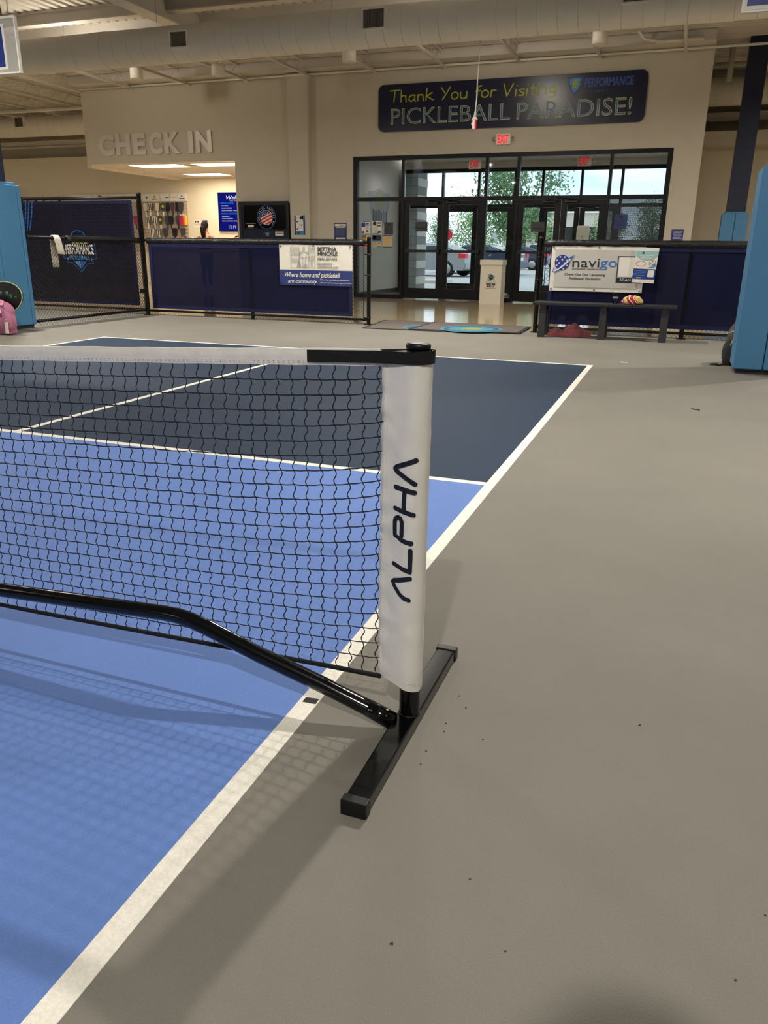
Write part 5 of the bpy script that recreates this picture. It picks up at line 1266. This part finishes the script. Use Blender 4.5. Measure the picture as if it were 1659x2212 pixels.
# price screen
tv = thing('price_screen', 'blue lit price screen on the shop back wall, cut by the wall edge', 'screen', (-11.9, YF-0.06, 1.55))
MB().bbox(-12.60, -10.70, YF-0.06, YF-0.005, 1.545, 2.64, 0.01).build('casing', 'black', tv); MB().box(-12.575, -10.725, YF-0.064, YF-0.06, 1.56, 2.625).build('picture', 'tv_blue', tv)
yt = YF-0.068
txt('Welcome', -12.30, -11.52, 2.44, 2.545, yt, 'tv_white', tv, shear=0.3, bold=0.02); txt('TO PARADISE', -12.20, -11.60, 2.385, 2.425, yt, 'tv_yellow', tv, bold=0.02)
txt('OPEN PLAY RATES', -12.515, -12.055, 2.312, 2.358, yt, 'tv_cyan', tv, bold=0.02); txt('PRIVATE COURT RENTAL', -12.49, -11.83, 2.02, 2.066, yt, 'tv_cyan', tv, bold=0.02)
for (s_, x1, z) in (('MEMBERS', -12.24, 2.245), ('NON-MEMBERS', -12.12, 2.18), ('NON-MEMBER TRIAL', -11.93, 2.115), ('MEMBERS', -12.22, 1.95), ('NON-MEMBERS', -12.10, 1.885), ('NON-MEMBER TRIAL', -11.93, 1.82)):
    txt(s_, -12.47, x1, z, z+0.032, yt, 'tv_white', tv)
txt('12:19 PM', -12.255, -11.80, 1.63, 1.71, yt, 'tv_white', tv)
sheet('white notice with two round marks on the shop back wall', 'shop_notice', -13.515, -13.27, 1.65, 1.865, YF-0.001, 'paper', tx('ink_grey', 0.1, 0.95, (0.5, 0.42, 0.34)), 'notice')
for (x, m) in ((-13.45, 'ink'), (-13.36, 'plum')): MB().prism(disc(x, 1.82, 0.028, n=12), YF-0.008, YF-0.005).build('round_mark', m, bpy.data.objects['shop_notice'])
sheet('small notice with blue top behind the person', 'shop_notice', -13.20, -13.02, 1.66, 1.86, YF-0.001, 'paper', [('mid_navy', 0.0, 1.0, 0.75, 1.0)], 'notice')
# counter hidden behind the fence
ct = thing('shop_counter', 'cream shop counter behind the low fence', 'counter', (-11.6, 18.0, 0))
MB().box(-13.2, -10.2, 17.75, 18.35, 0.0, 1.02).build('counter_body', 'cream', ct); MB().bbox(-13.25, -10.15, 17.70, 18.40, 1.02, 1.07, 0.008).build('counter_top', 'card', ct)
# visors on the counter
for (x, y, lab, m) in ((-12.30, 17.9, 'round black and red visor on the shop counter left of the person', 'stop_red'), (-10.62, 17.9, 'round black and red visor on the shop counter right of the person', 'stop_red')):
    t = thing('visor', lab, 'visor', (x, y, 1.07), 'visors on the shop counter')
    MB().tube([(x+0.10*math.cos(a*PI/10), y, 1.22+0.155*math.sin(a*PI/10)) for a in range(-5, 16)], 0.022, 8).build('band', 'ink', t)
    MB().tube([(x+0.06*math.cos(a*PI/10)-0.04, y-0.01, 1.23+0.11*math.sin(a*PI/10)) for a in range(-3, 14)], 0.016, 8).build('inner_band', m, t)
    MB().bbox(x-0.10, x+0.10, y-0.05, y+0.05, 1.07, 1.10, 0.01).build('stand', 'ink', t)
o = MB().lathe([(0.0, 1.07), (0.12, 1.07), (0.14, 1.20), (0.10, 1.30), (0.0, 1.34)], (-12.05, 17.95, 0), 16).build('white_bucket', 'paper'); tag(o, 'rounded white container on the shop counter beside the person', 'container')

# person seen from behind at the counter
def person(label, px, py, sk, top_m, leg_m, down=False):
    ps = thing('person', label, 'person', (px, py, 0))
    b = MB()
    def limb(pts, rs): b.tube([(px+x, py+y, z) for x, y, z in pts], rs, 10)
    limb([(0, 0, 0.90), (0, 0, 1.05), (0, 0.01, 1.20), (0, 0, 1.34), (0, 0, 1.42)], [0.145, 0.125, 0.140, 0.150, 0.10])
    b.ball((px, py, 1.37), 1.0, 14, 9, (0.185, 0.09, 0.065)); b.ball((px, py, 0.93), 1.0, 14, 9, (0.165, 0.12, 0.12))
    limb([(0, 0, 1.40), (0, 0.01, 1.52)], [0.058, 0.050]); b.ball((px, py+0.02, 1.60), 1.0, 16, 12, (0.075, 0.092, 0.115))
    b.ball((px, py+0.112, 1.585), 0.014, 8, 6); b.ball((px, py+0.10, 1.50), 0.03, 8, 6)
    for s in (-1, 1):
        b.ball((px+s*0.077, py+0.02, 1.59), 1.0, 8, 6, (0.014, 0.022, 0.03))
        if down:
            limb([(s*0.19, 0, 1.365), (s*0.235, -0.01, 1.20), (s*0.245, -0.01, 1.08), (s*0.25, 0.02, 0.95), (s*0.25, 0.04, 0.84)], [0.052, 0.045, 0.038, 0.034, 0.026])
            b.ball((px+s*0.25, py+0.05, 0.785), 1.0, 10, 6, (0.018, 0.042, 0.052))
            for k in range(4): fy_ = 0.02+0.020*k; L = (0.055, 0.070, 0.072, 0.060)[k]; limb([(s*0.25, fy_, 0.755), (s*0.25, fy_, 0.755-L*0.6), (s*0.24, fy_, 0.755-L)], [0.009, 0.0085, 0.007])
            limb([(s*0.25, 0.085, 0.795), (s*0.247, 0.112, 0.76), (s*0.243, 0.118, 0.735)], [0.011, 0.010, 0.008])
        else:
            limb([(s*0.19, 0, 1.365), (s*0.235, 0.03, 1.20), (s*0.24, 0.06, 1.08), (s*0.22, 0.20, 1.10), (s*0.20, 0.32, 1.12)], [0.052, 0.045, 0.038, 0.036, 0.026])
            b.ball((px+s*0.20, py+0.37, 1.12), 1.0, 10, 6, (0.042, 0.052, 0.018))
            for k in range(4): fx_ = s*0.20+(-0.030+0.020*k); L = (0.060, 0.072, 0.070, 0.055)[k]; limb([(fx_, 0.40, 1.12), (fx_, 0.40+L*0.6, 1.122), (fx_, 0.40+L, 1.108)], [0.009, 0.0085, 0.007])
            limb([(s*0.20-s*0.035, 0.36, 1.12), (s*0.20-s*0.062, 0.395, 1.118), (s*0.20-s*0.068, 0.42, 1.110)], [0.011, 0.010, 0.008])
        limb([(s*0.085, 0, 0.90), (s*0.09, 0.01, 0.70), (s*0.09, 0.0, 0.48), (s*0.09, -0.02, 0.30), (s*0.09, 0, 0.09)], [0.090, 0.078, 0.056, 0.052, 0.036])
        b.ball((px+s*0.095, py+0.06, 0.045), 1.0, 10, 6, (0.045, 0.12, 0.044))
    soft('body', b, 'skin', ps, 0.009, 4)
    b = MB(); limb([(0, 0, 0.92), (0, 0, 1.05), (0, 0.01, 1.20), (0, 0, 1.33)], [0.158, 0.136, 0.150, 0.150]); b.ball((px, py, 1.33), 1.0, 14, 9, (0.145, 0.10, 0.055))
    for s in (-1, 1): limb([(s*0.095, -0.04, 1.34), (s*0.10, 0.0, 1.43), (s*0.095, 0.05, 1.34)], [0.03, 0.028, 0.03])
    soft('sleeveless_top', b, top_m, ps, 0.010, 3)
    b = MB(); b.ball((px, py, 0.92), 1.0, 14, 9, (0.175, 0.13, 0.10))
    for s in (-1, 1): limb([(s*0.085, 0, 0.92), (s*0.09, 0.01, 0.70), (s*0.09, 0.0, 0.48), (s*0.09, -0.02, 0.30), (s*0.09, 0, 0.13)], [0.10, 0.087, 0.064, 0.060, 0.044])
    soft('leggings', b, leg_m, ps, 0.011, 3)
    b = MB(); b.ball((px, py-0.005, 1.635), 1.0, 16, 12, (0.100, 0.105, 0.108)); b.ball((px, py-0.055, 1.58), 1.0, 14, 10, (0.085, 0.06, 0.10))
    if not down: b.tube([(px, py-0.10, 1.62), (px+0.01, py-0.135, 1.56), (px+0.02, py-0.13, 1.45), (px+0.025, py-0.115, 1.32), (px+0.02, py-0.11, 1.22)], [0.045, 0.062, 0.068, 0.055, 0.02], 12)
    soft('hair', b, 'hair', ps, 0.009, 3)
    for s in (-1, 1): MB().bbox(px+s*0.095-0.045, px+s*0.095+0.045, py-0.055, py+0.18, 0.0, 0.075, 0.02).build('shoe', 'white', ps)


    for ch in ps.children:
        for v in ch.data.vertices: v.co = Vector((px+(v.co.x-px)*sk, py+(v.co.y-py)*sk, v.co.z*sk))
    return ps
person('person with dark ponytail and coral sleeveless top at the shop counter, back turned', -11.20, 17.25, 1.0, 'top_coral', 'leggings')
person('photographer standing behind the viewpoint, whose head shadow falls at the bottom right', 0.845, -1.957, 1.052, 'ink_grey', 'leggings', True)

# hand-sanitiser style white box stand in the vestibule
t = thing('white_stand', 'white box on a slim stand inside the vestibule behind the fourth door', 'stand', (-1.57, 18.3, 0))
MB().bbox(-1.715, -1.43, 18.22, 18.40, 1.25, 1.665, 0.03).build('box', 'white', t); MB().cyl((-1.57, 18.31, 0.02), (-1.57, 18.31, 1.26), 0.03, 10).build('pole', 'alu', t); MB().lathe([(0.0, 0.025), (0.18, 0.02), (0.18, 0.0)], (-1.57, 18.31, 0), 18).build('base', 'alu', t); MB().cyl((-1.57, 18.21, 1.42), (-1.57, 18.222, 1.42), 0.012, 8).build('button', 'ink', t)

# ================================================================== OUTSIDE
struct(MB().box(-90, 70, 19.6, 160, -0.25, -0.05).build('ground_outside', 'asphalt'))
struct(MB().box(-14, 8, 19.6, 22.6, -0.05, -0.02).build('pavement', 'building'))
struct(MB().box(-14, -7.2, 26.0, 27.4, -0.05, 0.05).build('kerb_island', 'building'))
# block pillar left of the doors
pl = struct(MB().box(-7.05, -6.15, 19.75, 20.6, -0.05, 4.2).build('wall_pillar', 'mortar'))
for r in range(20):
    for k in range(2):
        off = 0.0 if r % 2 == 0 else -0.22
        x0 = max(-7.06, -7.06+0.455*k+off+0.0); x1 = min(-6.14, x0+0.445 if not (k == 0 and off) else -7.06+0.225)
        if k == 1 and off: x0 = -6.825; x1 = -6.38
        MB().box(x0, x1, 19.74, 20.61, 0.21*r-0.03, 0.21*r+0.17).build('block', 'block', pl)
    if r % 2: MB().box(-6.37, -6.14, 19.74, 20.61, 0.21*r-0.03, 0.21*r+0.17).build('block', 'block', pl)
struct(MB().box(-14, 8, 19.6, 21.5, 3.45, 3.75).build('ceiling_canopy', 'ceil'))
def car(label, x, y, rz, paint_, suv=True):
    t = thing('parked_car', label, 'car', (x, y, -0.05)); L = 2.25; z1 = 1.62 if suv else 1.42
    low = [(-L, 0.42), (-L+0.05, 0.85), (-1.6, 0.98), (L-0.25, 1.02), (L, 0.95), (L+0.02, 0.45), (L-0.1, 0.28), (-L+0.1, 0.28)]
    cab = [(-1.15, 0.97), (-0.45, z1-0.06), (0.2, z1), (1.35 if suv else 0.9, z1-0.06), (2.05 if suv else 1.75, 1.02)]
    def ex(poly, w0, w1): 
        b = MB(); n = len(poly); vs = [(px_, -w0, pz) for px_, pz in poly]+[(px_, w0, pz) for px_, pz in poly]
        b.add(vs, [tuple(range(n)), tuple(n+i for i in reversed(range(n)))]+[(i, n+i, n+(i+1) % n, (i+1) % n) for i in range(n)]); return b
    ex(low, 0.90, 0.9).build('body', paint_, t, True); c = MB(); n = len(cab)
    vs = [(px_, -0.86+0.16*(pz-0.97)/0.6, pz) for px_, pz in cab]+[(px_, 0.86-0.16*(pz-0.97)/0.6, pz) for px_, pz in cab]
    c.add(vs, [tuple(range(n)), tuple(n+i for i in reversed(range(n)))]+[(i, n+i, n+(i+1) % n, (i+1) % n) for i in range(n)]); c.build('cabin', paint_, t, True)
    for s in (-1, 1):
        for (a0, a1) in ((-0.80, 0.20), (0.30, 1.25 if suv else 0.95)):
            zt = z1-0.13; w = lambda z: s*(0.872-0.16*(z-0.97)/0.6)
            aa = a0+0.32 if a0 < -0.5 else a0; ab = a1-0.02 if a1 < 0.5 else a1-0.15
            b = MB(); b.add([(a0, w(1.03), 1.03), (a1+(0.12 if a1 > 0.5 else 0), w(1.03), 1.03), (ab, w(zt), zt), (aa, w(zt), zt)], [(0, 1, 2, 3)]); b.build('side_window', 'car_glass', t, True)
        for xw in (-1.4, 1.38):
            b = MB(); b.lathe([(0.0, -0.12), (0.33, -0.11), (0.34, 0.0), (0.33, 0.11), (0.0, 0.12)], (xw, s*0.80, 0.34), 20, 'y'); wh = b.build('wheel', 'tyre', t, True)
            b = MB(); b.lathe([(0.0, s*0.125), (0.21, s*0.125), (0.22, s*0.10)], (xw, s*0.80, 0.34), 16, 'y'); b.build('hubcap', 'alu', wh, True)
        b = MB(); b.box(L-0.30, L+0.03, *sorted((s*0.62, s*0.905)), 0.80, 0.98); b.build('tail_light', 'tail_red', t, True)
    b = MB(); xe, xt = (2.06, 1.40) if suv else (1.76, 0.98)
    b.add([(xe+0.005, -0.70, 1.06), (xe+0.005, 0.70, 1.06), (xt+0.03, 0.62, z1-0.10), (xt+0.03, -0.62, z1-0.10)], [(0, 1, 2, 3)]); b.build('rear_window', 'car_glass', t, True)
    b = MB(); b.box(L-0.05, L+0.06, -0.88, 0.88, 0.36, 0.58); b.build('rear_bumper', paint_, t, True); b = MB(); b.box(L+0.02, L+0.035, -0.26, 0.26, 0.66, 0.80); b.build('number_plate', 'paper', t, True)
    t.rotation_euler = (0, 0, rz); return t
car('silver car with red tail light seen through the left doors', -10.15, 34.0, math.radians(-12), 'car_silver', False)
car('dark car parked just beyond the silver one', -8.9, 38.5, math.radians(-14), 'car_blue', False)
car('dark blue car seen through the narrow middle pane', -9.3, 48.5, math.radians(4), 'car_blue', False)
car('white car seen through the third door pane', -8.3, 54.0, math.radians(-22), 'car_white', True)
car('pale car parked far behind the right window pane', -0.9, 60.0, math.radians(10), 'car_white', True)
def tree(label, x, y, h, r, m, n=900, seed=1):
    random.seed(seed); t = thing('tree', label, 'tree', (x, y, -0.05))
    b = MB(); b.tube([(x, y, -0.05), (x+0.05*h*0.2, y, h*0.35), (x, y, h*0.75)], [0.035*h, 0.026*h, 0.008*h], 8)
    for k in range(7):
        a = random.uniform(0, 6.28); b.tube([(x, y, h*(0.3+0.05*k)), (x+r*0.6*math.cos(a), y+r*0.6*math.sin(a), h*(0.5+0.055*k))], [0.012*h, 0.004*h], 5)
    b.build('trunk', 'bark', t); b = MB()
    cl = [(random.gauss(0, 0.42)*r, random.gauss(0, 0.42)*r, random.uniform(0.38, 0.95)*h) for _ in range(26)]
    for _ in range(int(n*2.6)):
        c = random.choice(cl); q = Vector((x+c[0]+random.gauss(0, 0.22)*r, y+c[1]+random.gauss(0, 0.22)*r, c[2]+random.gauss(0, 0.07)*h)); s = random.uniform(0.06, 0.13)*h/6
        u = Vector((random.gauss(0, 1), random.gauss(0, 1), random.gauss(0, 1))).normalized(); w = u.orthogonal().normalized()
        b.add([q-u*s, q+w*s*0.5, q+u*s, q-w*s*0.5], [(0, 1, 2, 3)])
    tag(b.build('foliage', m, t), kind='stuff'); return t
tree('broad leafy tree behind the middle panes above the parked cars', -6.85, 36.0, 5.2, 1.7, 'leaf_dark', 1900, 11)
tree('leafy tree behind the second door pane', -10.4, 43.5, 3.7, 1.9, 'leaf', 1500, 12)
tree('light green tree beyond the third door', -9.2, 57.5, 4.8, 1.3, 'leaf', 1000, 13)
tree('round tree behind the dotted right window', -1.1, 46.0, 3.7, 1.05, 'leaf_dark', 1100, 14)
tree('small tree at the left of the dotted right window', -3.5, 50.0, 3.5, 0.8, 'leaf_dark', 700, 15)
tree('distant tree beyond the far left car', -16.2, 56.0, 3.5, 1.0, 'leaf_dark', 700, 16)
tree('young tree with sparse leaves beyond the fourth door', -2.95, 36.0, 2.5, 0.6, 'leaf', 300, 17)
bl = thing('far_building', 'pale far building beyond the car park', 'building', (-10.0, 75, 0))
MB().box(-14.5, -5.5, 70, 80, -0.05, 4.1).build('walls', 'building', bl); MB().box(-14.7, -5.3, 69.8, 80.2, 4.1, 4.5).build('parapet', 'white', bl)
for i in range(4): MB().box(-13.8+2.2*i, -12.4+2.2*i, 69.96, 70.02, 1.0, 3.0).build('window', 'car_glass', bl)
bl = thing('far_building', 'low beige building at the right beyond the car park', 'building', (4.0, 85, 0))
MB().box(-1, 14.0, 80, 90, -0.05, 3.2).build('walls', 'building', bl); MB().box(-1.2, 14.2, 79.8, 90.2, 3.2, 3.5).build('parapet', 'bark', bl)
def stop(label, x, y, m):
    t = thing('road_sign', label, 'sign', (x, y, -0.05)); P = [(x+0.27*math.cos(PI/8+i*PI/4), 1.78+0.27*math.sin(PI/8+i*PI/4)) for i in range(8)]
    MB().prism(P, y, y+0.02).build('plate', m, t); MB().cyl((x, y+0.04, -0.05), (x, y+0.04, 2.0), 0.03, 6).build('pole', 'alu', t)
    return t
stop('white back of an octagonal road sign seen through the middle pane', -8.67, 41.2, 'sign_back')
stop('red octagonal road sign at the edge of the second door', -10.30, 37.5, 'stop_red')
